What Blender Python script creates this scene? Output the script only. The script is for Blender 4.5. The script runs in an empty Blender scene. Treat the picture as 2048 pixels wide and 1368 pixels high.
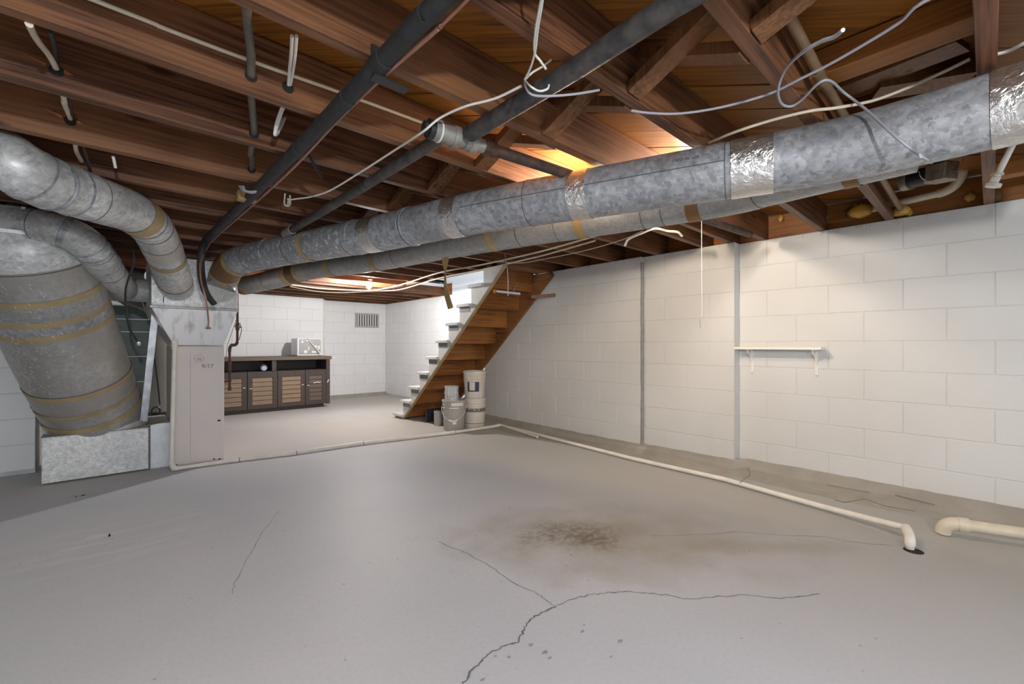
import bpy, bmesh, math, random
from mathutils import Vector, Matrix
random.seed(7)
SC = bpy.context.scene
COL = SC.collection

# ------------------------------------------------------------------ camera
F, HY, CAMH = 875.0, 690.0, 1.02          # focal length in pixels, horizon row, eye height
TH = math.atan2(799, 875)                  # heading, turned right of the +Y wall direction
cs, sn = math.cos(TH), math.sin(TH)
cd = bpy.data.cameras.new('camera'); cam = bpy.data.objects.new('camera', cd); COL.objects.link(cam)
cam.location = (0, 0, CAMH); cam.rotation_euler = (math.pi/2, 0, -TH)
cd.sensor_width = 36; cd.lens = F/2048*36; cd.shift_y = (HY-684)/2048; cd.clip_start = .02
SC.camera = cam
# ------------------------------------------------------------------ world and exposure
W = bpy.data.worlds.new('world'); SC.world = W; W.use_nodes = True
W.node_tree.nodes['Background'].inputs[0].default_value = (.82, .91, 1, 1)
W.node_tree.nodes['Background'].inputs[1].default_value = 1.6
SC.cycles.max_bounces = 6; SC.cycles.diffuse_bounces = 4; SC.cycles.glossy_bounces = 3; SC.cycles.adaptive_threshold = .02
SC.view_settings.view_transform = 'Standard'; SC.view_settings.look = 'None'
SC.view_settings.gamma = 1; SC.view_settings.use_curve_mapping = False
SC.view_settings.exposure = 0.14
BULB_NEAR, BULB_FAR, BULB_BACK, BULB_BAY, BULB_FILL = 530, 2550, 1250, 1300, 2900    # emission strengths of the five bare bulbs, the last an added fill

# ------------------------------------------------------------------ measuring helpers (pixel + one known coordinate -> place)
def ray(px, py):
    l = (px-1024)/F
    return Vector((cs*l+sn, -sn*l+cs, (HY-py)/F))
def onX(px, py, X): r = ray(px, py); t = X/r.x; return Vector((X, r.y*t, CAMH+r.z*t))
def onY(px, py, Y): r = ray(px, py); t = Y/r.y; return Vector((r.x*t, Y, CAMH+r.z*t))
def onZ(px, py, Z): r = ray(px, py); t = (Z-CAMH)/r.z; return Vector((r.x*t, r.y*t, Z))
def atD(px, py, d): r = ray(px, py); return Vector((r.x*d, r.y*d, CAMH+r.z*d))
def pxof(p): return 1024+F*(cs*p.x-sn*p.y)/(sn*p.x+cs*p.y)

# ------------------------------------------------------------------ geometry helpers: every shape is (verts, faces)
def join(*gs):
    V, Fc = [], []
    for v, f in gs:
        o = len(V); V += v; Fc += [tuple(i+o for i in q) for q in f]
    return V, Fc
BF = [(0,3,2,1),(4,5,6,7),(0,1,5,4),(1,2,6,5),(2,3,7,6),(3,0,4,7)]
def box(x0, x1, y0, y1, z0, z1):
    return [Vector(p) for p in ((x0,y0,z0),(x1,y0,z0),(x1,y1,z0),(x0,y1,z0),(x0,y0,z1),(x1,y0,z1),(x1,y1,z1),(x0,y1,z1))], list(BF)
def bar(a, b, w, h, up=(0,0,1)):
    a, b = Vector(a), Vector(b); t = (b-a).normalized(); s = t.cross(Vector(up)).normalized(); u = s.cross(t)
    V = []
    for p in (a, b):
        for i, j in ((-1,-1),(1,-1),(1,1),(-1,1)): V.append(p+s*(i*w/2)+u*(j*h/2))
    return V, [(3,2,1,0),(4,5,6,7),(0,1,5,4),(1,2,6,5),(2,3,7,6),(3,0,4,7)]
def prism(poly, axis, a, b):
    n = len(poly); V = []
    for k in (a, b):
        for p, q in poly: V.append(Vector({'X':(k,p,q),'Y':(p,k,q),'Z':(p,q,k)}[axis]))
    return V, [tuple(range(n))[::-1], tuple(range(n, 2*n))]+[(i,(i+1)%n,(i+1)%n+n,i+n) for i in range(n)]
def tube(path, r, n=12, cap=True):
    P = [Vector(p) for p in path]; m = len(P); R = list(r) if isinstance(r, (list, tuple)) else [r]*m
    T = [((P[min(i+1,m-1)]-P[max(i-1,0)])).normalized() for i in range(m)]
    u = T[0].orthogonal().normalized(); V, Fc = [], []
    for i in range(m):
        u = (u-T[i]*u.dot(T[i])).normalized(); w = T[i].cross(u)
        for k in range(n):
            a = 2*math.pi*k/n; V.append(P[i]+(u*math.cos(a)+w*math.sin(a))*R[i])
    for i in range(m-1):
        for k in range(n):
            k2 = (k+1)%n; Fc.append((i*n+k, i*n+k2, (i+1)*n+k2, (i+1)*n+k))
    if cap: Fc += [tuple(range(n))[::-1], tuple(range((m-1)*n, m*n))]
    return V, Fc
def lathe(prof, c, n=28):
    V, Fc = [], []
    for r, z in prof:
        for k in range(n):
            a = 2*math.pi*k/n; V.append(Vector((c[0]+r*math.cos(a), c[1]+r*math.sin(a), c[2]+z)))
    for i in range(len(prof)-1):
        for k in range(n):
            k2 = (k+1)%n; Fc.append((i*n+k, i*n+k2, (i+1)*n+k2, (i+1)*n+k))
    Fc += [tuple(range(n))[::-1], tuple(range((len(prof)-1)*n, len(prof)*n))]
    return V, Fc
def smooth(pts, k=6):
    P = [Vector(p) for p in pts]; P = [P[0]*2-P[1]]+P+[P[-1]*2-P[-2]]; out = []
    for i in range(1, len(P)-2):
        for j in range(k):
            t = j/k; a, b, c, d = P[i-1:i+3]
            out.append(.5*((2*b)+(c-a)*t+(2*a-5*b+4*c-d)*t*t+(3*b-a-3*c+d)*t**3))
    return out+[P[-2]]
def cumlen(P):
    s = [0]
    for a, b in zip(P, P[1:]): s.append(s[-1]+(b-a).length)
    return s
def sub(P, s0, s1):
    S = cumlen(P); s0 = max(s0, 0); s1 = min(s1, S[-1])
    def at(s):
        for i in range(len(P)-1):
            if s <= S[i+1]+1e-9: return P[i].lerp(P[i+1], (s-S[i])/max(S[i+1]-S[i], 1e-9))
        return P[-1]
    return [at(s0)]+[P[i] for i in range(len(P)) if s0+1e-4 < S[i] < s1-1e-4]+[at(s1)]
def s_px(P, px):
    S = cumlen(P)
    for i in range(len(P)-1):
        a, b = pxof(P[i]), pxof(P[i+1])
        if (a-px)*(b-px) <= 0: return S[i]+(S[i+1]-S[i])*(px-a)/(b-a)
    return S[-1]
def ribbon(path, w, z, jit=.006):
    Q = [Vector((p[0], p[1], z)) for p in path]; P = []; V, Fc = [], []
    for a, b in zip(Q, Q[1:]):
        for k in range(6): P.append(a.lerp(b, k/6)+Vector((random.uniform(-jit,jit), random.uniform(-jit,jit), 0))*(0 if k == 0 else 1))
    P.append(Q[-1])
    for i, p in enumerate(P):
        t = (P[min(i+1, len(P)-1)]-P[max(i-1, 0)]).normalized(); s = Vector((-t.y, t.x, 0)); ww = w*random.uniform(.4, 1)
        V += [p+s*ww, p-s*ww]
    for i in range(len(P)-1): Fc.append((2*i, 2*i+1, 2*i+3, 2*i+2))
    return V, Fc

# ------------------------------------------------------------------ object helpers
def mesh_of(name, geo, mat, off=Vector((0,0,0)), bevel=0, sm=None):
    v, f = geo; me = bpy.data.meshes.new(name)
    me.from_pydata([tuple(p-off) for p in v], [], f); me.validate()
    bm = bmesh.new(); bm.from_mesh(me)
    bmesh.ops.recalc_face_normals(bm, faces=bm.faces)
    if bevel: bmesh.ops.bevel(bm, geom=bm.edges[:], offset=bevel, segments=1, affect='EDGES', profile=.5)
    bm.to_mesh(me); bm.free()
    if sm:
        for p in me.polygons: p.use_smooth = True
        me.set_sharp_from_angle(angle=math.radians(sm))
    me.materials.append(mat); return me
def origin(o):
    v = Vector((0,0,0))
    while o: v += o.location; o = o.parent
    return v
def part(name, geo, mat, parent, bevel=0, sm=None, label=None, kind=None):
    o = bpy.data.objects.new(name, mesh_of(name, geo, mat, origin(parent), bevel, sm)); COL.objects.link(o); o.parent = parent
    if label: o['label'] = label
    if kind: o['kind'] = kind
    return o
def tag(o, label, cat, group=None):
    o['label'] = label; o['category'] = cat
    if group: o['group'] = group
    return o
def thing(name, label, cat, loc, group=None):
    o = bpy.data.objects.new(name, None); COL.objects.link(o); o.location = loc; o.empty_display_size = .1
    return tag(o, label, cat, group)
def solo(name, geo, mat, label, cat, bevel=0, sm=None, group=None):
    v = geo[0]; c = sum(v, Vector())/len(v); c.z = min(p.z for p in v)
    o = bpy.data.objects.new(name, mesh_of(name, geo, mat, c, bevel, sm)); o.location = c; COL.objects.link(o)
    return tag(o, label, cat, group)
def struct(name, geo, mat, bevel=0):
    o = bpy.data.objects.new(name, mesh_of(name, geo, mat, Vector((0,0,0)), bevel)); COL.objects.link(o); o['kind'] = 'structure'; return o
def text_geo(s, size, place):
    cu = bpy.data.curves.new('t', 'FONT'); cu.body = s; cu.size = size; cu.extrude = 0; cu.align_x = 'CENTER'
    ob = bpy.data.objects.new('t', cu); COL.objects.link(ob)
    me = bpy.data.meshes.new_from_object(ob.evaluated_get(bpy.context.evaluated_depsgraph_get()))
    g = ([place @ v.co for v in me.vertices], [tuple(p.vertices) for p in me.polygons])
    bpy.data.objects.remove(ob); bpy.data.curves.remove(cu); bpy.data.meshes.remove(me); return g

# ------------------------------------------------------------------ materials (all procedural, world-position driven)
class NT:
    def __init__(s, name):
        s.m = bpy.data.materials.new(name); s.m.use_nodes = True; s.t = s.m.node_tree; s.b = s.t.nodes['Principled BSDF']
        s.pos = s.n('ShaderNodeNewGeometry').outputs['Position']
    def n(s, ty, **kw):
        o = s.t.nodes.new(ty)
        for k, v in kw.items(): setattr(o, k, v)
        return o
    def put(s, sock, v):
        if isinstance(v, bpy.types.NodeSocket): s.t.links.new(v, sock)
        else: sock.default_value = v
    def map(s, scale=(1,1,1), rot=(0,0,0), src=None, loc=(0,0,0)):
        o = s.n('ShaderNodeMapping'); s.put(o.inputs[0], src or s.pos); o.inputs[1].default_value = loc; o.inputs[2].default_value = rot; o.inputs[3].default_value = scale; return o.outputs[0]
    def noise(s, vec, scale, detail=4, rough=.55, dist=0):
        o = s.n('ShaderNodeTexNoise'); s.put(o.inputs['Vector'], vec); o.inputs['Scale'].default_value = scale; o.inputs['Detail'].default_value = detail
        o.inputs['Roughness'].default_value = rough; o.inputs['Distortion'].default_value = dist; return o.outputs[0]
    def ramp(s, fac, a, b, va=0., vb=1.):
        o = s.n('ShaderNodeMapRange'); s.put(o.inputs[0], fac); o.inputs[1].default_value = a; o.inputs[2].default_value = b; o.inputs[3].default_value = va; o.inputs[4].default_value = vb; return o.outputs[0]
    def mix(s, fac, a, b, mode='MIX'):
        o = s.n('ShaderNodeMix', data_type='RGBA', blend_type=mode); s.put(o.inputs[0], fac)
        for k, v in ((6, a), (7, b)): s.put(o.inputs[k], v if isinstance(v, bpy.types.NodeSocket) else (*v[:3], 1))
        return o.outputs[2]
    def math(s, op, a, b=0.):
        o = s.n('ShaderNodeMath', operation=op); s.put(o.inputs[0], a); s.put(o.inputs[1], b); return o.outputs[0]
    def bump(s, h, st, dist=.01):
        o = s.n('ShaderNodeBump'); o.inputs['Strength'].default_value = st; o.inputs['Distance'].default_value = dist; s.put(o.inputs['Height'], h); s.put(s.b.inputs['Normal'], o.outputs[0])
    def fin(s, col, rough=.5, metal=0., spec=None):
        s.put(s.b.inputs['Base Color'], col if isinstance(col, bpy.types.NodeSocket) else (*col[:3], 1)); s.put(s.b.inputs['Roughness'], rough); s.put(s.b.inputs['Metallic'], metal)
        if spec is not None: s.put(s.b.inputs['Specular IOR Level'], spec)
        return s.m
def simple(name, c1, c2=None, scale=12, rough=.5, metal=0., bump=0., bscale=60, lo=.35, hi=.7, detail=5, st=(1,1,1), spec=None):
    k = NT(name); v = k.map(st); col = c1
    if c2: col = k.mix(k.ramp(k.noise(v, scale, detail), lo, hi), c1, c2)
    if bump: k.bump(k.noise(v, bscale, 4), bump)
    return k.fin(col, rough, metal, spec)
def wood(name, dark, mid, light, ang=0., along='X', rough=.46, var=.35, spec=.32):
    k = NT(name); st = {'X':(1.5,48,48), 'Y':(48,1.5,48), 'Z':(48,48,1.5)}[along]
    rot = k.map((1,1,1), (0,0,-ang)); v = k.map(st, src=rot)
    oi = k.n('ShaderNodeObjectInfo').outputs['Random']
    a = k.noise(v, 1.5, 3, .6, .5); b = k.noise(k.pos, 1.8, 2)
    col = k.mix(k.ramp(a, .34, .62), dark, mid); col = k.mix(k.ramp(b, .42, .72, 0, .75), col, light)
    kn = k.n('ShaderNodeTexVoronoi'); k.put(kn.inputs['Vector'], k.map({'X':(1.6,6,6),'Y':(6,1.6,6),'Z':(6,6,1.6)}[along], src=rot)); kn.inputs['Scale'].default_value = 1.1
    col = k.mix(k.ramp(kn.outputs['Distance'], .05, .11, .75, 0), col, [c*.35 for c in dark])
    col = k.mix(k.ramp(oi, 0, 1, 0, var), col, k.mix(1., col, (.55,.42,.34), 'MULTIPLY'))
    k.bump(a, .25, .004)
    return k.fin(col, rough, 0, spec)

def block_paint(name, base, dirt=(.42,.38,.30)):
    k = NT(name); big = k.noise(k.pos, 1.9, 3); fine = k.noise(k.map((1,1,.5)), 48, 3, .65)
    col = k.mix(k.ramp(big, .35, .7), base, (base[0]*.96, base[1]*.945, base[2]*.93))
    col = k.mix(k.ramp(fine, .74, .80, 0, .5), col, dirt)
    k.bump(fine, .28, .006)
    return k.fin(col, .55, 0, .35)
WHITE = block_paint('white_block_paint', (.60, .605, .592))
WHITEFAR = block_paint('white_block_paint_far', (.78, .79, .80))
MORTAR = simple('painted_mortar', (.61,.60,.575), (.54,.53,.505), 30, .6)
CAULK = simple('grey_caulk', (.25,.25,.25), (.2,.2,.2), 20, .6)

def floor_mat():
    k = NT('painted_concrete'); P = k.pos
    fine = k.noise(P, 60, 2); wob4 = k.math('SUBTRACT', k.noise(P, 4.5, 5), .5)
    base = k.mix(k.ramp(k.noise(P, .55, 3), .35, .65), (.50,.528,.575), (.58,.59,.61))
    base = k.mix(k.ramp(fine, .45, .8, 0, .22), base, (.36,.355,.35))
    sep = k.n('ShaderNodeSeparateXYZ'); k.put(sep.inputs[0], P)
    def blob(cx, cy, rx, ry, ang, wob):
        m = k.n('ShaderNodeMapping', vector_type='TEXTURE'); k.put(m.inputs[0], P); m.inputs[1].default_value = (cx,cy,0); m.inputs[2].default_value = (0,0,ang); m.inputs[3].default_value = (rx,ry,1)
        ln = k.n('ShaderNodeVectorMath', operation='LENGTH'); k.put(ln.inputs[0], m.outputs[0])
        return k.ramp(k.math('ADD', ln.outputs['Value'], k.math('MULTIPLY', wob4, wob)), .15, 1., 1, 0)
    olive = blob(2.0, 1.36, 1.05, .55, -.72, 1.2)
    base = k.mix(k.math('MULTIPLY', olive, .72), base, (.28,.25,.175))
    nz = k.noise(P, 30, 4, .7)
    core = k.math('MULTIPLY', blob(1.84, 1.50, .40, .24, -.72, 1.5), k.ramp(nz, .38, .62))
    base = k.mix(k.math('MULTIPLY', core, .8), base, (.13,.09,.05))
    rust = k.math('MULTIPLY', blob(1.86, 1.41, .17, .08, -.72, 1.2), k.ramp(nz, .36, .6))
    base = k.mix(k.math('MULTIPLY', rust, .9), base, (.12,.065,.032))
    streak = k.math('MULTIPLY', blob(2.35, .85, .8, .10, -.75, 1.3), .5); base = k.mix(streak, base, (.30,.25,.17))
    wall = k.math('MULTIPLY', k.ramp(sep.outputs[0], 1.5, 3.0), .75); base = k.mix(wall, base, (.35,.34,.30))  # lamplight tone painted in: floor warmer and darker toward the right wall
    sc = k.noise(k.map((1.0, 6, 1), (0,0,.25)), 2.6, 5, .65, .8)
    scm = k.math('MULTIPLY', blob(-.05, 3.05, .70, .46, .3, .9), k.ramp(sc, .50, .70))
    base = k.mix(k.math('MULTIPLY', scm, .5), base, (.80,.80,.81))
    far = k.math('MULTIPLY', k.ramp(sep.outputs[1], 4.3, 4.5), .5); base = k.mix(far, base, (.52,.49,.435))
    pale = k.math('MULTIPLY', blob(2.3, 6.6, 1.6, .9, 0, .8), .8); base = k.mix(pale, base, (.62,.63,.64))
    spk = k.n('ShaderNodeTexVoronoi'); k.put(spk.inputs['Vector'], P); spk.inputs['Scale'].default_value = 9
    base = k.mix(k.ramp(spk.outputs['Distance'], .035, .06, .5, 0), base, (.16,.15,.14))
    k.bump(k.math('ADD', k.noise(P, 7, 2), k.math('MULTIPLY', fine, .25)), .12, .01)
    return k.fin(base, .56, 0, .35)
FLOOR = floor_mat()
COVE = simple('cove_concrete', (.29,.275,.24), (.36,.34,.295), 5, .6, bump=.5, bscale=14)
CRACK = simple('crack_dark', (.12,.115,.11), (.2,.19,.18), 9, .9)
POCK = simple('pock_grey', (.27,.27,.275), (.38,.38,.385), 60, .9)
CHALK = simple('pale_scrape', (.62,.62,.62), (.5,.5,.5), 9, .9)
D_, M_, L_ = (.044,.018,.010), (.190,.083,.041), (.29,.133,.058)
JOIST = wood('joist_wood', D_, M_, L_, along='X')
JOISTY = wood('trimmer_wood', D_, M_, L_, along='Y')
PLANK = wood('subfloor_wood', (.10,.036,.007), (.30,.112,.018), (.38,.160,.028), ang=-math.pi/4, along='X', var=.5)
BRACE = wood('brace_wood', (.06,.028,.013), (.20,.09,.036), (.30,.14,.055), along='Z')
RIM = wood('rim_wood', (.16,.052,.012), (.33,.125,.028), (.42,.18,.045), along='Y')
STEPWOOD = wood('stair_wood', (.12,.040,.010), (.32,.125,.030), (.42,.18,.048), along='X')
STAIRPAINT = simple('stair_grey_paint', (.60,.59,.555), (.50,.49,.46), 6, .6, bump=.1)
RISERDARK = simple('riser_slate_paint', (.17,.18,.19), (.13,.14,.15), 8, .6)
STRINGERIN = wood('stringer_wood', (.10,.04,.015), (.26,.11,.038), (.33,.15,.05), along='Y')

def galv(name, lo, hi, scale=42, metal=.35, rough=.42, streak=0., tint=None):
    k = NT(name); w = k.n('ShaderNodeTexVoronoi'); nz = k.noise(k.pos, 30, 3, .6); v3 = k.n('ShaderNodeVectorMath', operation='MULTIPLY_ADD')
    k.put(v3.inputs[0], nz); v3.inputs[1].default_value = (.06,.05,.07); k.put(v3.inputs[2], k.pos)
    k.put(w.inputs['Vector'], v3.outputs[0]); w.inputs['Scale'].default_value = scale
    sp = k.n('ShaderNodeSeparateColor'); k.put(sp.inputs[0], w.outputs['Color'])
    low = k.noise(k.pos, 3.5, 4)
    col = k.mix(k.math('MULTIPLY', k.math('ADD', sp.outputs[0], k.ramp(nz, .3, .7)), .5), lo, hi); col = k.mix(k.ramp(low, .45, .75, 0, .5), col, [a*.7 for a in lo])
    if streak: col = k.mix(k.ramp(nz, .55, .66, 0, streak), col, (.74,.75,.77))
    if tint: col = k.mix(k.ramp(low, .38, .62, 0, .8), col, tint)
    return k.fin(col, k.ramp(sp.outputs[1], 0, 1, rough-.08, rough+.12), metal)
GALV = galv('galvanised', (.20,.21,.23), (.58,.59,.61), 55)
GALVOX = galv('galvanised_oxidised', (.24,.25,.27), (.46,.47,.49), 90, streak=.8)
GALVDULL = galv('galvanised_dull', (.27,.27,.26), (.47,.47,.455), 90, .35, .44)
GALVLIT = galv('galvanised_lit', (.36,.365,.36), (.80,.805,.79), 60, .22, .42)  # paler copy: the stronger light on the left ducts put into the colour
RETURN = galv('return_duct_metal', (.32,.315,.30), (.50,.495,.48), 90, .35, .36, tint=(.36,.335,.295))
BOOT = galv('boot_metal', (.40,.405,.405), (.82,.83,.83), 110, .25, .45)
BOOTLIGHT = galv('boot_metal_light', (.58,.60,.62), (.72,.74,.76), 110, .35, .38)
SHINY = simple('shiny_sheet', (.80,.80,.81), (.46,.45,.43), 2.2, .30, .5, lo=.52, hi=.72, st=(9,9,1.6))
def foil():
    k = NT('foil_tape'); k.bump(k.noise(k.map((1,1,1)), 34, 4, .6, 1.2), .8, .01); return k.fin((.80,.79,.77), .24, .92)
FOIL = foil()
TAPE = simple('tan_tape', (.42,.31,.16), (.30,.22,.12), 7, .55)
TAPEBROWN = simple('brown_tape', (.20,.095,.03), (.11,.06,.025), 8, .45)
SEAM = simple('dark_seam', (.10,.10,.10), None, rough=.6)
PAPER = simple('pale_patch', (.52,.49,.42), (.42,.40,.36), 6, .5)
SPOT = simple('paint_spatter', (.75,.74,.70), None, rough=.6)
RUBBER = simple('black_foam', (.018,.018,.019), (.032,.032,.034), 30, .65, bump=.1)
IRON = simple('black_iron', (.035,.037,.042), (.12,.105,.09), 18, .55, .35, bump=.15)
COPPER = simple('copper_line', (.45,.22,.16), (.32,.16,.12), 10, .45, .4)
BRASSY = simple('old_copper', (.26,.165,.09), (.17,.105,.06), 12, .5, .3)
FITTING = simple('galvanised_fitting', (.36,.35,.32), (.22,.20,.175), 16, .5, .45, bump=.2)
RUST = simple('rusty_iron', (.06,.03,.02), (.12,.055,.032), 20, .7, .2, bump=.2)
PVC = simple('white_pvc', (.76,.73,.66), (.66,.62,.54), 9, .4)
PVCOLD = simple('old_cream_pvc', (.66,.60,.47), (.55,.48,.36), 9, .45)
COLLAR = simple('dark_joint', (.22,.19,.16), None, rough=.7)
CABLEW = simple('cream_cable', (.66,.58,.44), (.58,.50,.37), 14, .5)
CABLEG = simple('grey_cable', (.34,.34,.38), None, rough=.5)
CABLEL = simple('white_wire', (.70,.68,.64), None, rough=.5)
CABLEK = simple('black_cable', (.02,.02,.02), None, rough=.5)
CONDUIT = simple('flex_conduit', (.20,.18,.15), (.13,.12,.10), 30, .5, .4)
TAUPE = simple('furnace_taupe', (.68,.61,.57), (.63,.565,.53), 3, .5, bump=.05)
TAUPES = simple('furnace_side', (.56,.54,.52), (.48,.46,.44), 4, .5)
PENCIL = simple('pencil_grey', (.21,.175,.165), None, rough=.8)
TANK = simple('tank_taupe', (.33,.30,.265), (.27,.245,.215), 4, .5)
BLACKP = simple('black_plastic', (.02,.02,.022), None, rough=.4)
GREENB = simple('dark_green_boards', (.012,.030,.027), (.03,.055,.05), 9, .35, bump=.15, st=(1,6,6), spec=.6)
PLAINWHITE = simple('plain_white', (.8,.82,.82), None, rough=.5)  # white of the vent louvers, also light drawn in the board gaps
CABD = simple('cabinet_dark', (.045,.032,.026), (.065,.047,.038), 5, .5, st=(8,8,1))
CABT = simple('cabinet_top', (.13,.095,.066), (.10,.072,.05), 5, .5, st=(1,10,10))
CABL = simple('louver_tan', (.235,.160,.095), (.19,.128,.076), 5, .5, st=(1,8,8))
CABM = simple('louver_brown', (.105,.070,.050), (.085,.057,.04), 5, .5, st=(1,8,8))
KNOBW = simple('paint_smear', (.72,.70,.66), None, rough=.6)
ACW = simple('ac_white', (.82,.83,.84), None, rough=.4)
ACCOIL = simple('ac_coil', (.42,.42,.42), (.25,.25,.25), 60, .5, .4)
VENTM = simple('vent_grey', (.48,.48,.47), (.34,.34,.33), 30, .5, .2)
VENTD = simple('vent_dark', (.13,.13,.12), None, rough=.7)
BUCKW = simple('bucket_white', (.72,.68,.60), (.60,.555,.48), 7, .45)
BUCKG = simple('bucket_grey', (.41,.39,.36), (.34,.325,.30), 4, .5)
DRIPW = simple('paint_drip', (.76,.73,.67), None, rough=.5)
LABELB = simple('label_navy', (.022,.035,.075), None, rough=.5)
LABELW = simple('label_pale', (.68,.64,.57), (.58,.545,.48), 30, .5)
BANDG = simple('band_grey', (.15,.155,.16), None, rough=.5)
CANM = simple('can_pale_blue', (.52,.57,.61), (.62,.62,.60), 9, .4, .2)
CANS = simple('can_steel', (.42,.40,.365), None, rough=.4, metal=.3)
FOAM = simple('spray_foam', (.62,.36,.055), (.45,.27,.07), 9, .45, bump=.6, bscale=25)
FOAMD = simple('old_foam', (.20,.125,.055), (.12,.08,.04), 9, .7, bump=.6, bscale=25)
MOTOR = simple('motor_can', (.03,.03,.032), None, rough=.3, metal=.3)
MOTORP = simple('motor_plate', (.40,.37,.31), (.22,.18,.13), 30, .45, .5)
STEEL = simple('steel_channel', (.26,.26,.27), (.14,.14,.15), 14, .32, .85)
STRAP = simple('strap_tan', (.36,.24,.095), (.28,.18,.07), 9, .6)
ORANGE = simple('orange_plastic', (.55,.17,.015), None, rough=.5)
CHROME = simple('chrome_tube', (.7,.7,.7), None, rough=.22, metal=.9)
SHELFW = simple('shelf_white', (.78,.75,.69), None, rough=.5)
PORC = simple('porcelain', (.8,.79,.76), None, rough=.3)
DARKHOLE = simple('hole_dark', (.012,.010,.008), None, rough=.9)
LINT = simple('dust_lint', (.22,.20,.17), (.35,.33,.3), 30, .9)
def bulb_mat(name, col, st):
    k = NT(name); k.b.inputs['Emission Color'].default_value = (*col, 1); k.b.inputs['Emission Strength'].default_value = st; return k.fin((.9,.9,.9), .4)

# ================================================================== THE SETTING
ZB, ZS = 1.857, 2.05                       # joist bottoms, underside of the subfloor
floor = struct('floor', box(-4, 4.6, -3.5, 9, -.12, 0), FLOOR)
for pts, w in (([(925,1368),(950,1335),(975,1310),(1010,1292),(1040,1285),(1050,1262),(1060,1240),(1085,1226),(1112,1212)], .0045),
               ([(1112,1212),(1150,1197),(1180,1190),(1225,1184),(1260,1182),(1300,1186),(1330,1190),(1370,1199),(1400,1200),(1480,1190),(1560,1196),(1640,1186)], .003),
               ([(1112,1212),(1090,1198),(1070,1182),(1020,1160),(975,1130),(930,1105),(880,1085)], .002),
               ([(1300,1072),(1400,1070),(1470,1062),(1560,1068),(1640,1075),(1700,1082),(1780,1092)], .002),
               ([(465,1190),(470,1165),(500,1105),(520,1070),(560,1020)], .0015)):
    part('crack', ribbon([onZ(x+random.uniform(-3,3), y+random.uniform(-2,2), 0) for x, y in pts], w, .0006), CRACK, floor)
for pts, w in (([(262,1280),(300,1255),(350,1230),(400,1210),(465,1192),(540,1168),(600,1140),(680,1115)], .0018), ([(148,994),(165,990),(185,988)], .03),
               ([(195,1100),(212,1088),(218,1064),(226,1082),(205,1096)], .006), ([(0,1155),(40,1128),(80,1112),(130,1104)], .008)):
    part('scrape', ribbon([onZ(x, y, 0) for x, y in pts], w, .0005), CHALK, floor)
for x, y, s in ((1062,1290,.010),(1165,1263,.010),(1222,1314,.007),(1240,1283,.012),(1090,1305,.012),(1100,1316,.008),(1018,1314,.008),(1168,1250,.006),(965,1360,.010),(1285,1052,.010),(1142,1110,.007),(1180,1075,.014)):
    c = onZ(x, y, 0); k_ = [(random.uniform(.5, 1.1), a) for a in [i*math.pi/4 for i in range(8)]]
    part('pock_mark', prism([(c.x+s*u*math.cos(a)*1.2, c.y+s*u*math.sin(a)*.7) for u, a in k_], 'Z', 0, .0012), POCK, floor)
c = onZ(1822, 1102, 0); part('sump_hole', lathe([(.040, .0), (.037, .002)], (c.x+.012, c.y-.008, 0), 20), DARKHOLE, floor)

# ---- block walls: a slab with every block proud of the mortar
JT = [1.859-.2032*k for k in range(10)]
UNIT = None
def blocks(parent, axis, c, a0, a1, phase, nsign, mat, zmax=None, jt=JT):
    """axis = direction the courses run; c = face coordinate; nsign = outward side of the face"""
    global UNIT
    me = bpy.data.meshes.get('block_'+axis+mat.name)
    if me is None:
        h = (.2018, .0075, .1002) if axis == 'X' else (.0075, .2018, .1002)
        me = mesh_of('block_'+axis+mat.name, box(-h[0], h[0], -h[1], h[1], -h[2], h[2]), mat, bevel=.0032)
    for k in range(len(jt)-1):
        zt, zb = jt[k], jt[k+1]; off = phase+(.2032 if k % 2 else 0)
        i0 = math.floor((a0-off)/.4064)-1
        for i in range(i0, i0+40):
            p, q = max(off+i*.4064, a0), min(off+(i+1)*.4064, a1)
            if q-p < .03: continue
            o = bpy.data.objects.new('block', me); COL.objects.link(o); o.parent = parent
            m = (p+q)/2; d = c-nsign*(.0075+random.uniform(0, .0012))
            o.location = (m, d, (zt+zb)/2) if axis == 'X' else (d, m, (zt+zb)/2)
            f = (q-p)/.4064; o.scale = (f, 1, 1) if axis == 'X' else (1, f, 1)
# right wall: three stepped lengths along the room, then set back behind the stairs
XN, XM, XF, XR, YFAR, YFL = 3.84, 3.735, 3.70, 4.16, 8.42, 8.12
poly = [(XN+.004,-1.6),(XN+.004,1.41),(XM+.004,1.41),(XM+.004,2.24),(XF+.004,2.24),(XF+.004,4.6),(XR+.004,4.6),(XR+.004,9),(4.5,9),(4.5,-1.6)]
wr = struct('wall_right', prism(poly, 'Z', 0, ZB), MORTAR)
part('stairwell_wall', box(XR+.002, 4.5, 3.3, 6.4, ZB-.01, 2.75), WHITEFAR, wr)
part('stairwell_wall', box(3.05, 4.5, 6.24, 6.3, 2.0, 2.75), WHITEFAR, wr)
blocks(wr, 'Y', XN, -1.6, 1.41, .391, -1, WHITE); blocks(wr, 'Y', XM, 1.41, 2.24, .391, -1, WHITE)
blocks(wr, 'Y', XF, 2.24, 4.6, 2.711-.4064*2, -1, WHITE); blocks(wr, 'Y', XR, 4.6, YFAR, 4.7, -1, WHITEFAR)
part('wall_return', box(XM-.001, XN+.01, 1.4085, 1.4125, 0, ZB), WHITE, wr)
part('caulk_joint', tube([(XF+.012+random.uniform(-.002,.002), 2.232, z) for z in [i*.09 for i in range(21)]], .016, 8), CAULK, wr)
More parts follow.
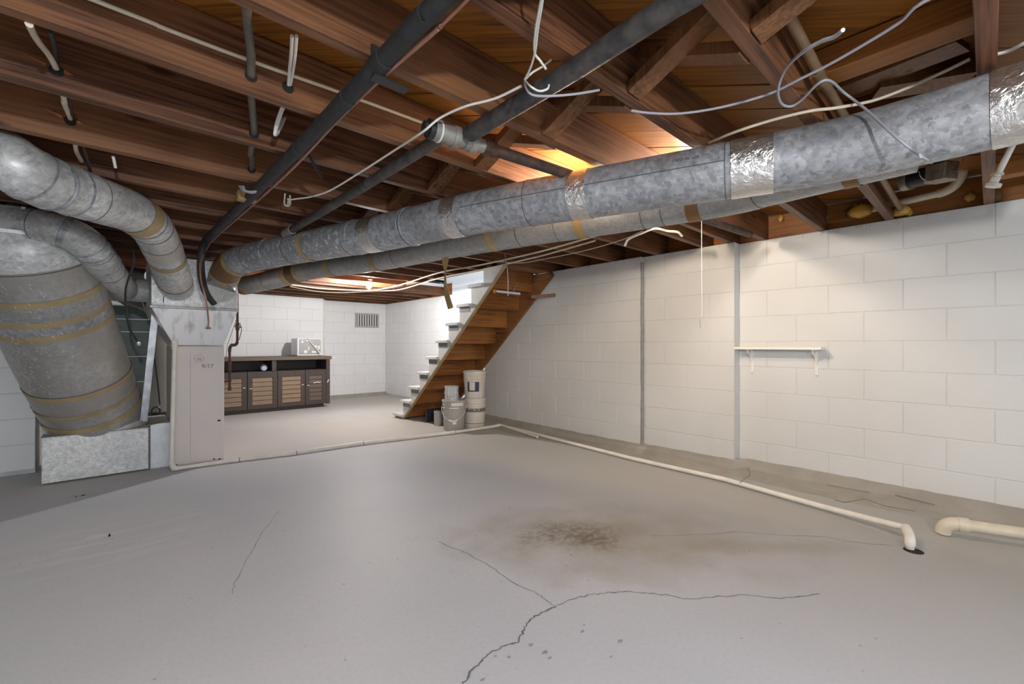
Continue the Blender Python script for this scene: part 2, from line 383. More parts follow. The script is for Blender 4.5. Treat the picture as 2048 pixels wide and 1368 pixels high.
wf = struct('wall_far', prism([(.2,YFL+.004),(2.81,YFL+.004),(2.81,YFAR+.004),(XR,YFAR+.004),(XR,9),(.2,9)], 'Z', 0, ZB), MORTAR)
blocks(wf, 'X', YFL, .2, 2.81, 1.6, -1, WHITEFAR); blocks(wf, 'X', YFAR, 2.81, XR, 3.1, -1, WHITEFAR)
for s, q in (('a', 0),):
    part('far_cove', prism([(YFAR-.10,0),(YFAR+.01,0),(YFAR+.01,.07),(YFAR-.02,.05)], 'X', 2.6, XR), COVE, wf)
wl = struct('wall_left', box(-3.4, -.457, 5.1635, 5.4, 0, ZB), simple('wall_end_paint', (.58,.58,.58), (.45,.45,.45), 8, .6, bump=.3))
blocks(wl, 'X', 5.16, -3.4, -.457, -.86, -1, WHITEFAR)
part('wall_return', box(-.6, -.455, 5.40, 6.3, 0, ZB), simple('return_paint', (.55,.55,.55), (.42,.42,.42), 8, .6, bump=.3), wl)
# recess behind the furnace: dark green boards, gap light drawn as white strips
wp = struct('wall_recess', box(-.455, .86, 6.336, 6.5, 0, ZB), simple('recess_back', (.05,.055,.055), None))
zs = [onY(250, y, 6.3).z for y in (1010, 958, 906, 860, 812, 764.5, 713, 663, 637.5, 611)]
for a, b in zip(zs, zs[1:]):
    part('board', box(-.45, .85, 6.30, 6.335, max(a, 0)+.004, b-.007), GREENB, wp, bevel=.003)
    part('gap_light_strip', box(-.45, .85, 6.312, 6.334, b-.006, b+.003), PLAINWHITE, wp)
part('white_board', box(-.45, .85, 6.29, 6.334, zs[-1]+.004, zs[-1]+.05), PLAINWHITE, wp)
part('board', box(-.45, .85, 6.30, 6.335, zs[-1]+.055, ZB), GREENB, wp)

# concrete cove along the right wall, ragged top edge
V, Fc = [], []; ys = [-1.6+.07*i for i in range(89)]
for y in ys:
    x = XN if y < 1.41 else XM if y < 2.24 else XF
    w = .26+.05*math.sin(y*2.1)+random.uniform(-.01,.01)
    pr = [(x-w, .0005), (x-w*.62, .014+.006*math.sin(y*5)), (x-w*.3, .036+.008*math.sin(y*3.3+1)), (x-.045, .062+random.uniform(-.004,.006)), (x-.002, .085+.006*math.sin(y*1.7)+random.uniform(-.004,.004)), (x+.02, .085), (x+.02, -.01)]
    V += [Vector((p, y, q)) for p, q in pr]
for i in range(len(ys)-1):
    for k in range(6): Fc.append((i*7+k, i*7+k+1, i*7+k+8, i*7+k+7))
cv = struct('baseboard_right', (V, Fc), COVE)
for pts in ([(1655,970),(1700,978),(1740,985)], [(1790,990),(1830,1000),(1870,1010)], [(1670,1000),(1690,1005),(1730,998),(1770,1012),(1830,1022)], [(1480,965),(1500,950),(1496,935)]):
    part('crack', tube([onX(x, y, 3.62) if 0 else onZ(x, y, .045) for x, y in pts], .0022, 5), CRACK, cv)

# ---- ceiling: finished-floor slab, diagonal subfloor planks, joists, bridging, rim boards
HX, HY0, HY1 = 3.09, 3.36, 6.24           # stair opening: X from, Y from, Y to
ceil = struct('ceiling', join(box(-4, HX, -3.2, 8.5, ZS+.024, ZS+.06), box(HX, 4.3, -3.2, HY0, ZS+.024, ZS+.06), box(HX, 4.3, HY1, 8.5, ZS+.024, ZS+.06)), simple('finished_floor', (.05,.03,.02), None))
def clip(poly, rect):
    x0, x1, y0, y1 = rect
    for ax, lim, sg in ((0,x0,1),(0,x1,-1),(1,y0,1),(1,y1,-1)):
        out = []
        for i in range(len(poly)):
            a, b = poly[i], poly[(i+1) % len(poly)]; da, db = sg*(a[ax]-lim), sg*(b[ax]-lim)
            if da >= 0: out.append(a)
            if da*db < 0:
                t = da/(da-db); out.append((a[0]+(b[0]-a[0])*t, a[1]+(b[1]-a[1])*t))
        poly = out
        if len(poly) < 3: return None
    return poly
rt = math.sqrt(.5); pw = .178
for i in range(-14, 50):
    u0, u1 = i*pw+.0025, (i+1)*pw-.0025
    pol = [((u0+v*-1)*rt*1, (u0-v*-1)*rt) for v in (0,)]
    q = [(rt*(u0-20), rt*(u0+20)), (rt*(u0+20), rt*(u0-20)), (rt*(u1+20), rt*(u1-20)), (rt*(u1-20), rt*(u1+20))]
    for rect in ((-3.9, HX, -2.9, 8.45), (HX, 4.2, -2.9, HY0), (HX, 4.2, HY1, 8.45)):
        c = clip(q, rect)
        if c and (rect[0] < 0 or True):
            area = abs(sum(c[k][0]*c[(k+1)%len(c)][1]-c[(k+1)%len(c)][0]*c[k][1] for k in range(len(c))))/2
            dz = random.uniform(0, .006)
            if area > .01: part('subfloor_plank', prism(c, 'Z', ZS+dz, ZS+.022), PLANK, ceil)
JY = [-2.6,-2.16,-1.72,-1.28,-.84,-.40,.031,.48,.86,1.252,1.686,2.11,2.585,3.02,3.40,3.88,4.31,4.74,5.17,5.60,6.03,6.30,6.72,7.15,7.58,8.0,8.36]
TJ = .044
for y in JY:
    xr = 3.05 if HY0+.08 < y < HY1 else (3.929 if y < 4.6 else 4.2)
    part('joist', box(-3.9, xr, y-TJ, y, ZB, ZS-.0005), JOIST, ceil, bevel=.002)
part('joist', box(2.5, 3.90, 1.425, 1.465, ZB, ZS-.0005), JOIST, ceil, bevel=.002)
part('header', box(3.05, 3.90, 3.60, 3.64, ZB+.001, ZS-.0005), JOIST, ceil)
part('trimmer', box(3.05, 3.09, HY0-.0, HY1, ZB+.002, ZS-.0005), JOISTY, ceil, bevel=.002)
ys = [-1.6]+[v for v in JY if -1.6 < v < 4.0]
for y0, y1 in zip(ys, ys[1:]): part('rim_board', box(3.90, 3.93, y0, y1-TJ, ZB-.004, ZS), RIM, ceil)
for y0, y1 in zip(JY[20:], JY[21:]): part('rim_board', box(4.16, 4.2, y0, y1-TJ, ZB, ZS), RIM, ceil)
part('rim_board', box(-3.9, 4.2, 8.44, 8.48, ZB, ZS), RIM, ceil)
wo = struct('wall_outer', box(-3.6, -3.45, -3.5, 5.3, 0, ZS+.06), WHITEFAR)
XBR = 1.33
for a, b in zip(JY[4:15], JY[5:16]):
    n0, n1 = a, b-TJ
    for flip in (0, 1):
        za, zb2 = (ZB+.015, ZS-.03) if flip else (ZS-.03, ZB+.015)
        x = XBR+(.034 if flip else -.034)
        part('bridging_brace', bar((x, n0, za), (x, n1, zb2), .075, .036, up=(0, .6, .8)), BRACE, ceil, bevel=.002)
# blocking and ledger boards in the bays at the right
part('blocking', box(1.82, 1.925, .031, .436, 1.96, 2.049), RIM, ceil, bevel=.002)
part('blocking', box(2.30, 2.34, .031, .436, 1.985, 2.049), RIM, ceil, bevel=.002)
part('blocking', box(3.42, 3.50, -.40, -.013, 1.90, 1.97), RIM, ceil, bevel=.002)
part('scrap_board', bar((2.02, .06, 1.99), (2.12, .40, 2.02), .10, .02), BRACE, ceil)
part('scrap_board', bar((2.28, .05, 1.985), (2.16, .30, 1.99), .10, .02), BRACE, ceil)
part('leather_hook', tube(smooth([onY(1425, 82, .82), onY(1432, 95, .82), onY(1446, 108, .82), onY(1462, 112, .80), onY(1482, 105, .78)], 5), .012, 6), BRACE, ceil)
# lint and cobwebs where the wall meets the joists
for i in range(46):
    y = random.uniform(.2, 4.3); x = XN if y < 1.41 else XM if y < 2.24 else XF
    part('cobweb', tube(smooth([(x-.004, y, ZB+.004), (x-.008, y+random.uniform(-.02,.02), ZB-random.uniform(.005,.02)), (x-.006, y+random.uniform(-.03,.03), ZB-random.uniform(.01,.05))], 3), .0009, 4), LINT, ceil)

# ================================================================== DUCTWORK
def duct(name, label, path, r, mat, secs=(), beads=(), bands=(), cat='duct'):
    """secs: arc lengths that cut the run into sheet sections; bands: (s0, s1, material, part name)"""
    P = [Vector(p) for p in path]; L = cumlen(P)[-1]; t = thing(name, label, cat, P[0])
    cuts = [0]+sorted(secs)+[L]
    for i, (a, b) in enumerate(zip(cuts, cuts[1:])):
        if b-a < .01: continue
        part('duct_section', tube(sub(P, a, b), r+(.0012 if i % 2 else 0), 40, cap=True), mat[i % len(mat)] if isinstance(mat, (list, tuple)) else mat, t, sm=40)
    for s in beads:
        q = sub(P, s-.004, s+.004); part('seam_bead', tube(q, r+.0045, 40), GALV, t, sm=40)
    for s in secs: part('seam_line', tube(sub(P, s-.0016, s+.0016), r+.0026, 40), SEAM, t)
    for s0, s1, m, nm in bands: part(nm, tube(sub(P, s0, s1), r+.0034, 40, cap=False), m, t, sm=40)
    return t, P
Z1 = 1.735
d1 = smooth([onY(440, 577, 4.47), onZ(447, 556, 1.60), onZ(468, 526, 1.70), (.90, 3.826, Z1), (1.085, 3.204, Z1), (1.26, 2.654, Z1), (1.405, 2.054, Z1), (1.523, 1.668, Z1), (1.742, 1.074, Z1), (1.912, .598, Z1), (1.975, .346, Z1), (1.99, .139, Z1), (1.985, -.06, Z1), (1.96, -.6, Z1)], 5)
q = lambda px: s_px(d1, px)
up, d1 = duct('supply_duct', 'long upper galvanised round duct with foil taped joints crossing the whole ceiling', d1, .1115, [GALV, GALVOX, GALVOX, GALV, GALV, GALV, GALV],
    secs=[q(505), q(590), q(705), q(823), q(1063), q(1452)], beads=[q(545), q(823)-.012, q(823)+.012, q(716)],
    bands=[(q(452), q(470), TAPEBROWN, 'brown_tape'), (q(446), q(452), TAPE, 'tan_tape'), (q(470), q(477), TAPE, 'tan_tape'), (q(620), q(629), TAPE, 'tan_tape'), (q(738), q(765), FOIL, 'foil_tape'), (q(903), q(931), FOIL, 'foil_tape'),
           (q(1147), q(1183), FOIL, 'foil_tape'), (q(1463), q(1547), FOIL, 'foil_tape'), (q(1985), q(1985)+.10, FOIL, 'foil_tape')])
# lengthwise lock seam and stencilled gauge mark on the upper duct
def on_duct(P, s, r, ang):
    a = sub(P, max(s-.02, 0), s+.02); c = (a[0]+a[-1])/2; t = (a[-1]-a[0]).normalized(); side = t.cross(Vector((0,0,1))).normalized()
    side = -side if side.dot(Vector((0,0,CAMH))-c) < 0 and False else side
    n = side*math.cos(ang)+Vector((0,0,1))*math.sin(ang); return c+n*r, n, t
sgn = 1 if (on_duct(d1, 2.5, .1, 0)[1]).dot(Vector((0,0,0))-d1[20]) > 0 else -1
def face_pt(s, r, ang):     # point on the camera side of the upper duct, ang above horizontal
    a = sub(d1, max(s-.02, 0), s+.02); c = (a[0]+a[-1])/2; t = (a[-1]-a[0]).normalized(); side = t.cross(Vector((0,0,1))).normalized()
    if side.dot(Vector((0,0,CAMH))-c) < 0: side = -side
    n = side*math.cos(ang)+Vector((0,0,1))*math.sin(ang); return c+n*r, n, t
part('lock_seam', tube([face_pt(s, .1128, math.radians(2))[0] for s in [q(945)+(q(1452)-q(945))*i/14 for i in range(15)]], .0022, 6), SEAM, up)
p0, n0, t0 = face_pt(q(1378), .1150, math.radians(24))
xa = t0 if t0.x*cs-t0.y*sn > 0 else -t0
ya = n0.cross(xa).normalized(); mtx = Matrix((( -xa.x, -ya.x, n0.x, p0.x), (-xa.y, -ya.y, n0.y, p0.y), (-xa.z, -ya.z, n0.z, p0.z), (0,0,0,1)))
part('stencil_mark', text_geo('87*30-GA-', .022, mtx), SEAM, up)
Z2 = 1.72
d2 = smooth([onZ(487, 572, 1.66), (1.18, 4.75, 1.67), (1.354, 4.25, Z2), (1.60, 3.407, Z2), (1.725, 2.622, Z2), (1.851, 2.028, Z2), (2.04, 1.268, Z2), (2.125, .828, Z2), (2.11, .647, Z2), (2.09, .383, Z2), (2.08, .18, Z2)], 5)
q = lambda px: s_px(d2, px)
duct('supply_duct', 'lower galvanised round duct running just behind and beneath the foil taped one', d2, .092, [GALVDULL, GALVDULL, GALVDULL],
    secs=[q(540), q(600), q(800), q(1045), q(1120), q(1290), q(1330), q(1520)], beads=[q(850)],
    bands=[(.0, .10, TAPEBROWN, 'brown_tape'), (.10, .16, TAPE, 'tan_tape'), (q(574), q(584), TAPE, 'tan_tape'), (q(584), q(599), TAPEBROWN, 'brown_tape'), (q(599), q(607), TAPE, 'tan_tape'), (q(662), q(672), TAPE, 'tan_tape'), (q(752), q(761), TAPE, 'tan_tape'), (q(986), q(1000), TAPE, 'tan_tape'), (q(1158), q(1176), STRAP, 'tan_tape'), (q(1378), q(1404), TAPEBROWN, 'brown_tape'), (q(1690), q(1720), TAPEBROWN, 'brown_tape')])
d3 = smooth([onY(353, 573, 4.47), atD(345, 548, 3.32), atD(322, 490, 2.98), atD(300, 452, 2.66), atD(262, 424, 2.44), atD(200, 402, 2.18), atD(135, 380, 2.02), atD(75, 358, 1.88), atD(25, 330, 1.80), atD(-30, 305, 1.80), (-.72, 2.74, 1.735), (-1.3, 2.80, 1.735), (-3.4, 2.9, 1.735)], 5)
q = lambda px: s_px(d3, px)
L3 = cumlen(d3)[-1]
duct('supply_duct', 'galvanised round duct at left bending down into the plenum with tan taped elbow', d3, .113, GALVLIT,
    secs=[.16, q(318), q(300), q(288), q(177), q(143)], beads=[q(93), q(100), q(140), q(60)],
    bands=[(.15, .172, TAPE, 'tan_tape'), (q(334), q(331), TAPE, 'tan_tape'), (q(326), q(316), PAPER, 'pale_patch'), (q(282), q(262), TAPE, 'tan_tape')] if q(282) < q(262) else [(.15, .172, TAPE, 'tan_tape')])
d4 = smooth([atD(20, 440, 2.66), atD(110, 458, 2.72), atD(160, 478, 2.80), atD(192, 508, 2.93), atD(225, 555, 3.22), atD(243, 577, 3.5), (.0, 4.85, 1.485), (.12, 4.88, 1.485), (.24, 4.9, 1.485)], 5)
q = lambda px: s_px(d4, px)
duct('supply_duct', 'dull grey round duct elbowing from left trunk down behind to plenum side', d4, .098, GALVLIT, secs=[q(76), q(190), q(215)], beads=[q(128), q(134), q(176), q(186), q(205)],)
# trunk stub at the top left
t = thing('duct_trunk', 'rectangular galvanised trunk end at left picture edge under the joists', 'duct', (-.6, 4.1, 1.68))
part('trunk_box', box(-1.5, -.405, 3.93, 4.38, 1.705, 1.85), GALVDULL, t, bevel=.003)
part('flange', box(-1.5, -.385, 3.90, 4.40, 1.68, 1.705), SHINY, t, bevel=.002)
part('end_flange', box(-.405, -.385, 3.91, 4.39, 1.705, 1.85), BOOTLIGHT, t, bevel=.002)
# large return duct
rb_, rt_ = Vector((-.085,4.93,.40)), Vector((-.40,4.26,1.604))
rp = [Vector((-.085,4.94,.335)), rb_]+[rb_.lerp(rt_, k/5) for k in range(1, 6)]
rr = [.302, .302, .306, .310, .312, .312, .312]
t = thing('return_duct', 'very wide leaning return duct banded with tan tape and flecked with paint', 'duct', (-.085, 4.94, .34))
full = rp+[Vector((-.408,4.24,1.645)), Vector((-.412,4.235,1.68)), Vector((-.412,4.235,1.704))]
fr = rr+[.311, .304, .285]
gv, gf = tube(full, fr, 56, cap=False)
for a, b, m in ((0, 3, RETURN), (3, 5, RETURN), (5, 6, RETURN), (6, 9, GALVLIT)):
    part('elbow_section' if a == 6 else 'duct_section', (gv[a*56:(b+1)*56], [tuple(k-a*56 for k in f) for f in gf[a*56:b*56]]), m, t, sm=50)
RS = cumlen(rp)
def rat(s):
    for i in range(6):
        if s <= RS[i+1]: f = (s-RS[i])/(RS[i+1]-RS[i]); return rp[i].lerp(rp[i+1], f), rr[i]+(rr[i+1]-rr[i])*f
    return rp[6], rr[6]
def rband(s0, s1, m, nm):
    ps = [rat(s0+(s1-s0)*k/4) for k in range(5)]
    part(nm, tube([p for p, _ in ps], [r+.004 for _, r in ps], 56, cap=False), m, t, sm=40)
for s0, s1, m, nm in ((.20,.24,TAPE,'tan_tape'),(.335,.362,TAPE,'tan_tape'),(.50,.535,TAPE,'tan_tape'),(.535,.54,SEAM,'seam_line'),(1.0,1.04,TAPE,'tan_tape'),(1.04,1.10,GALV,'duct_band'),(1.10,1.14,TAPE,'tan_tape'),(1.14,1.245,GALVDULL,'duct_band'),(1.245,1.285,TAPE,'tan_tape'),(1.465,1.471,SEAM,'seam_line')): rband(s0, s1, m, nm)
V, Fc = [], []
for i in range(260):     # paint spatter on the left flank
    s = min(1.4, max(.3, random.gauss(.80, .16))); a = random.gauss(math.radians(222), .28)
    if random.random() < .3: s = random.uniform(.85, 1.45); a = math.radians(random.uniform(200, 275))
    p, r = rat(s); ax = (rt_-rb_).normalized(); e1 = Vector((0,1,0)).cross(ax).normalized(); e2 = ax.cross(e1)
    n = e1*math.cos(a)+e2*math.sin(a); tg = ax.cross(n); dr = (ax*-.85+tg*.5).normalized(); sd = n.cross(dr)
    ln, wd = random.uniform(.004, .020), random.uniform(.0010, .0028); c = p+n*(r+.0052); o = len(V)
    V += [c-dr*ln, c+sd*wd, c+dr*ln*.6, c-sd*wd]; Fc.append((o, o+1, o+2, o+3))
part('paint_spatter', (V, Fc), SPOT, t, kind='stuff')
# floor boot under the return duct
t = thing('return_boot', 'low galvanised sheet metal box on the floor beneath the wide return duct', 'duct box', (-.08, 4.94, 0))
part('box_body', box(-.38, .222, 4.63, 5.25, .012, .345), BOOT, t, bevel=.003)
part('top_plate', box(-.385, .225, 4.625, 5.255, .345, .349), GALVDULL, t)
part('seam_strip', box(.216, .226, 4.622, 4.632, .02, .345), SEAM, t)
part('neck', box(.228, .362, 4.66, 5.2, .0, .37), BOOTLIGHT, t, bevel=.003)
part('collar', lathe([(.318, 0), (.318, .03), (.306, .055)], (-.085, 4.94, .349), 48), BOOTLIGHT, t, sm=30)
part('torn_tape', bar((.12, 4.62, .352), (.34, 4.66, .385), .05, .004), TAPE, t)

# furnace
t = thing('furnace', 'taupe upright furnace cabinet with pencilled marks beside the return box', 'furnace', (.545, 4.83, 0))
part('cabinet_body', box(.366, .722, 4.555, 5.13, .0, 1.015), TAUPES, t, bevel=.004)
fp = part('front_panel', box(.364, .724, 4.538, 4.556, .02, 1.008), TAUPE, t, bevel=.003)
part('panel_seam', box(.482, .4832, 4.5365, 4.539, .05, .95), PENCIL, t)
def front(px, py): return onY(px, py, 4.5365)
def fm(p): return Matrix(((1,0,0,p.x),(0,0,-1,p.y),(0,1,0,p.z),(0,0,0,1)))
part('pencil_mark', text_geo('10', .032, fm(front(398, 721)+Vector((0,-.0008,0)))), PENCIL, fp)
c = front(398, 717); part('pencil_mark', tube([(c.x+.033*math.cos(a), c.y-.0005, c.z+.030*math.sin(a)) for a in [i*math.pi/12 for i in range(25)]], .0011, 4), PENCIL, fp)
part('pencil_mark', text_geo('9/17', .048, fm(front(415, 736)+Vector((0,-.0008,0)))), PENCIL, fp)
for x, y, s in ((438,841,.011),(428,918,.007),(439,918,.008),(352,931,.012)): part('punch_hole', box(*(lambda c: (c.x-s, c.x+s, c.y-.002, c.y+.004, c.z-s*.6, c.z+s*.6))(front(x, y))), DARKHOLE, t)
for x, y in ((360,766),(372,832),(408,835),(373,883),(382,768),(420,765)): part('paint_fleck', box(*(lambda c: (c.x-.006, c.x+.005, c.y-.002, c.y+.002, c.z-.003, c.z+.003))(front(x, y))), SPOT, t)
# plenum above the furnace
t = thing('plenum', 'galvanised plenum box with flared shiny lower transition on top of the furnace', 'plenum', (.52, 4.8, 1.015))
part('plenum_box', box(.225, .815, 4.48, 5.2, 1.335, 1.735), GALVLIT, t, bevel=.004)
tp = [Vector((.372,4.55,1.017)), Vector((.720,4.55,1.017)), Vector((.720,5.13,1.017)), Vector((.372,5.13,1.017)), Vector((.225,4.478,1.318)), Vector((.815,4.478,1.318)), Vector((.815,5.2,1.318)), Vector((.225,5.2,1.318))]
part('transition', (tp, list(BF)), SHINY, t, bevel=.003)
part('flange', box(.215, .825, 4.468, 5.21, 1.316, 1.338), GALVDULL, t, bevel=.003)
for px, py in ((440, 577), (353, 573)):
    p = onY(px, py, 4.478); part('collar', tube([p+Vector((0,.01,0)), p+Vector((0,-.012,0))], .119, 36), GALVDULL, t, sm=30)
c = onY(416, 658, 4.52); part('line_boot', lathe([(.022,0),(.018,.012),(.008,.016)], (c.x, c.y-.02, c.z), 12), FITTING, t)
part('rust_streak', box(.30, .306, 4.4765, 4.479, 1.36, 1.50), RUST, t)
# flue pipes in the recess behind the furnace
t = thing('flue_pipe', 'dark metal flue pipes running behind the furnace in front of green boards', 'flue pipe', (.1, 5.9, 1.3))
part('pipe', tube([atD(195, 560, 4.35), atD(262, 600, 4.3), atD(330, 625, 4.2)], .075, 20), simple('flue_metal', (.16,.15,.13), (.09,.085,.075), 8, .35, .6), t, sm=40)
part('pipe', tube([atD(190, 535, 4.3), atD(300, 552, 4.25)], .06, 20), simple('flue_metal_dark', (.06,.06,.06), (.1,.1,.1), 8, .35, .5), t, sm=40)
part('band', tube([atD(236, 584.5, 4.32), atD(241, 587.5, 4.318)], .079, 20), FITTING, t)
# taupe cylinder standing behind the boot, its black base and cables
b = onZ(316, 832, .372)
t = thing('pressure_tank', 'slim taupe cylinder tank on black base squeezed between duct and furnace', 'tank', (.26, 5.36, 0))
part('tank_body', lathe([(.09,.37),(.09,1.12),(.08,1.16),(.05,1.18)], (.345, 5.38, 0), 28), TANK, t, sm=40)
part('base_ring', lathe([(.105,.30),(.105,.36),(.095,.385)], (.345, 5.38, 0), 28), BLACKP, t, sm=40)
part('base_stand', lathe([(.11,0),(.11,.30)], (.345, 5.38, 0), 20), BLACKP, t)
part('handle', tube(smooth([(.27,5.28,.38),(.272,5.275,.42),(.30,5.27,.44),(.328,5.275,.42),(.33,5.28,.38)], 4), .007, 8), BLACKP, t)
part('side_cable', tube(smooth([(.285,5.29,1.0),(.295,5.285,.85),(.315,5.28,.65),(.33,5.28,.46)], 5), .006, 8), BLACKP, t)
# leaning steel channel
a, b = atD(287, 843, 3.66), atD(311, 618, 3.72)
t = thing('steel_channel', 'long steel channel leaning against the plenum behind the boot', 'metal strip', a)
part('web', bar(a, b, .046, .006, up=(0,-1,0)), STEEL, t)
for s in (-1, 1): part('lip', bar(a+Vector((.021*s,-.008,0)), b+Vector((.021*s,-.008,0)), .005, .022, up=(0,-1,0)), STEEL, t)
solo('conduit_stub', tube([atD(282, 598, 3.9), atD(300, 640, 3.9)], .006, 8), CHROME, 'thin bright rod slanting down beside steel channel under the plenum', 'rod')
# hanging thermostat cable with bulb end
t = thing('sensor_cable', 'thin black cable hanging by the left ducts with small metal bulb end', 'cable', atD(277, 686, 3.1))
part('cord', tube(smooth([atD(266, 500, 2.95), atD(268, 525, 2.95), atD(256, 560, 3.0), atD(251, 585, 3.05), atD(253, 625, 3.1), atD(258, 655, 3.1), atD(268, 672, 3.1), atD(276, 684, 3.1)], 5), .0062, 8), CABLEK, t, sm=40)
part('bulb_end', lathe([(.006,-.02),(.012,-.012),(.012,.006),(.005,.012)], atD(277, 686, 3.1), 12), CHROME, t, sm=40)

# ================================================================== PIPES
def pipe(parent, path, r, mat, name='pipe', n=16): return part(name, tube(path, r, n), mat, parent, sm=40)
def bend(a, b, c, k=6):       # rounded elbow through b
    a, b, c = Vector(a), Vector(b), Vector(c); return [a.lerp(b, i/k).lerp(b.lerp(c, i/k), i/k) for i in range(k+1)]
# condensate line: down the furnace, along the floor to the wall, then to the sump
z = .02
fl = [onZ(343, 938, z), onZ(470, 920, z), onZ(585, 906.5, z), onZ(720, 887, z), onZ(905, 865, z), onZ(990, 852.5, z)]
wl_ = [onZ(1000, 850, .022), onZ(1130, 883, .022), onZ(1260, 916, .022), onZ(1447, 958, .026), onZ(1640, 1012, .03), onZ(1725, 1034, .042), onZ(1812, 1056, .06)]
t = thing('drain_pipe', 'white plastic condensate pipe from furnace front across floor and along the wall', 'pipe', (fl[0].x, fl[0].y, 0))
tpn = onY(349, 690, 4.51); bt = Vector((fl[0].x, fl[0].y, .05))
pipe(t, [tpn+Vector((0,.06,.01)), tpn+Vector((0,.02,.012))], .02, PVC, 'elbow')
pipe(t, [tpn+Vector((0,0,-.02)), bt+Vector((0,0,.02))], .0165, PVC)
pipe(t, [tpn+Vector((0,0,.018)), tpn+Vector((0,0,-.035))], .022, PVC, 'elbow')
pipe(t, bend(bt+Vector((0,0,.03)), (fl[0].x, fl[0].y, .02), fl[0].lerp(fl[1], .1)), .021, PVC, 'elbow')
for a, b in zip(fl, fl[1:]): pipe(t, [a, b], .0165, PVC)
for p, qn in ((fl[1], fl[2]), (fl[2], fl[3]), (fl[3], fl[4]), (fl[4], fl[5])):
    d = (qn-p).normalized(); pipe(t, [p-d*.028, p+d*.028], .0195, PVC, 'coupling'); pipe(t, [p+d*.028, p+d*.036], .0186, COLLAR, 'glue_line')
d = (wl_[1]-wl_[0]).normalized(); pipe(t, [fl[-1], wl_[0]+d*.04], .021, PVC, 'elbow')
for a, b in zip(wl_, wl_[1:]): pipe(t, [a, b], .0165, PVC)
e = wl_[-1]; dn = onZ(1820, 1098, .0); dn = Vector((dn.x, dn.y, -.03))
top = Vector((dn.x, dn.y, .068))
pipe(t, bend(e, top+(top-e)*.2, top+Vector((0,0,-.045))), .022, PVC, 'elbow')
pipe(t, [top+Vector((0,0,-.03)), dn], .0175, PVCOLD)
a, b = onZ(995, 848, .03), onZ(1075, 874, .016)
solo('plastic_pipe', tube([a, b], .012, 12), PVC, 'short loose white pipe lying by the wall corner next to drain pipe', 'pipe', sm=40)
t = thing('discharge_pipe', 'thicker cream plastic pipe with downturned elbow at right by the cove', 'pipe', onZ(1880, 1062, 0))
p1, p2 = atD(1905, 1046, 2.33), onZ(2300, 1104, .075)
p2 = p1+(p2-p1)*1.6
pipe(t, [p1+(p2-p1)*.02, p2], .0285, PVCOLD)
g = onZ(1886, 1064, .012)
pipe(t, bend(p1+(p2-p1)*.03, p1-(p2-p1).normalized()*.035, g, 8), .033, PVCOLD, 'elbow', 20)
dd = (p2-p1).normalized(); pipe(t, [p1+dd*.02, p1+dd*.062], .036, PVCOLD, 'hub', 20)
# rusty gas drop right of the furnace
t = thing('gas_pipe', 'thin rusty gas pipe with valve dropping beside the plenum right corner', 'pipe', atD(459, 780, 4.0))
G = lambda x, y: atD(x, y, 4.0)
pipe(t, [G(474, 560), G(474.5, 600), G(475, 650), G(474.5, 684)], .011, RUST, n=10)
pipe(t, bend(G(474.5, 684), G(473, 692), G(462, 690)), .0135, RUST, 'elbow', 10)
pipe(t, bend(G(466, 690), G(459, 690), G(459, 704)), .0135, RUST, 'elbow', 10)
pipe(t, [G(459, 700), G(459.5, 740), G(459, 778)], .011, RUST, n=10)
for y0, y1 in ((720, 728), (755, 764), (774, 781)): pipe(t, [G(459.3, y0), G(459.3, y1)], .0155, RUST, 'fitting', 10)
pipe(t, [G(448, 763), G(459, 762)], .011, RUST, n=10)
pipe(t, [G(469, 652), G(482, 654)], .012, FITTING, 'valve', 10); pipe(t, [G(475, 646), G(475, 660)], .017, RUST, 'fitting', 10)
pipe(t, smooth([G(480, 646), G(483, 660), G(478, 680)], 4), .003, CABLEK, 'tracer_wire', 6)
pipe(t, [G(472, 640), G(455, 690), G(449, 735)], .002, CABLEK, 'tracer_wire', 6)
# refrigerant line set
zc = ZB-.030
rl = [onZ(948, -16, zc), onZ(880, 45, zc), onZ(790, 135, zc), onZ(690, 232, zc), onZ(590, 325, zc), onZ(505, 398, zc), onZ(440, 453, zc), onZ(408, 478, zc)]
rl = [Vector((p.x*.4+.54*.6, p.y, p.z)) for p in rl]
rl = [Vector((.56, -.7, zc))]+rl
t = thing('refrigerant_line', 'black foam insulated line strapped under the joists, dropping into the plenum', 'pipe', rl[0])
LS = smooth(rl, 4); pipe(t, LS, .026, RUBBER, 'foam_sleeve')
e = LS[-1]; dp = smooth([e+Vector((0,.0,.0)), atD(404, 500, 3.25), atD(402, 540, 3.25), atD(410, 580, 3.2), atD(428, 606, 3.3)], 5)
pipe(t, dp, .025, RUBBER, 'foam_sleeve')
cop = smooth([p+Vector((.030+.006*math.sin(i*1.3), 0, -.014+.006*math.sin(i*2.1))) for i, p in enumerate(rl)], 5)
pipe(t, cop, .0055, COPPER, 'copper_line', 8)
pipe(t, smooth([cop[-1], atD(402, 520, 3.2), atD(402, 560, 3.15), atD(412, 600, 3.15), atD(417, 640, 3.3), onY(416, 658, 4.52)], 5), .006, COPPER, 'copper_line', 8)
for s in (905, 770, 690, 607, 470, 430):
    k = min(range(len(LS)), key=lambda i: abs(pxof(LS[i])-s) if LS[i].y > .4 else 9e9)
    dirn = (LS[k+1]-LS[k-1]).normalized() if 0 < k < len(LS)-1 else Vector((0,1,0))
    pipe(t, [LS[k]-dirn*.02, LS[k]+dirn*.02], .0285, RUBBER, 'tape_wrap')
hb = onZ(770, 138, ZB)
part('hanger', box(hb.x-.06, hb.x-.03, 1.20, 1.215, ZB-.035, ZB+.03), BLACKP, t); part('hanger', box(hb.x-.055, hb.x+.055, 1.19, 1.225, ZB-.062, ZB-.056), BLACKP, t)
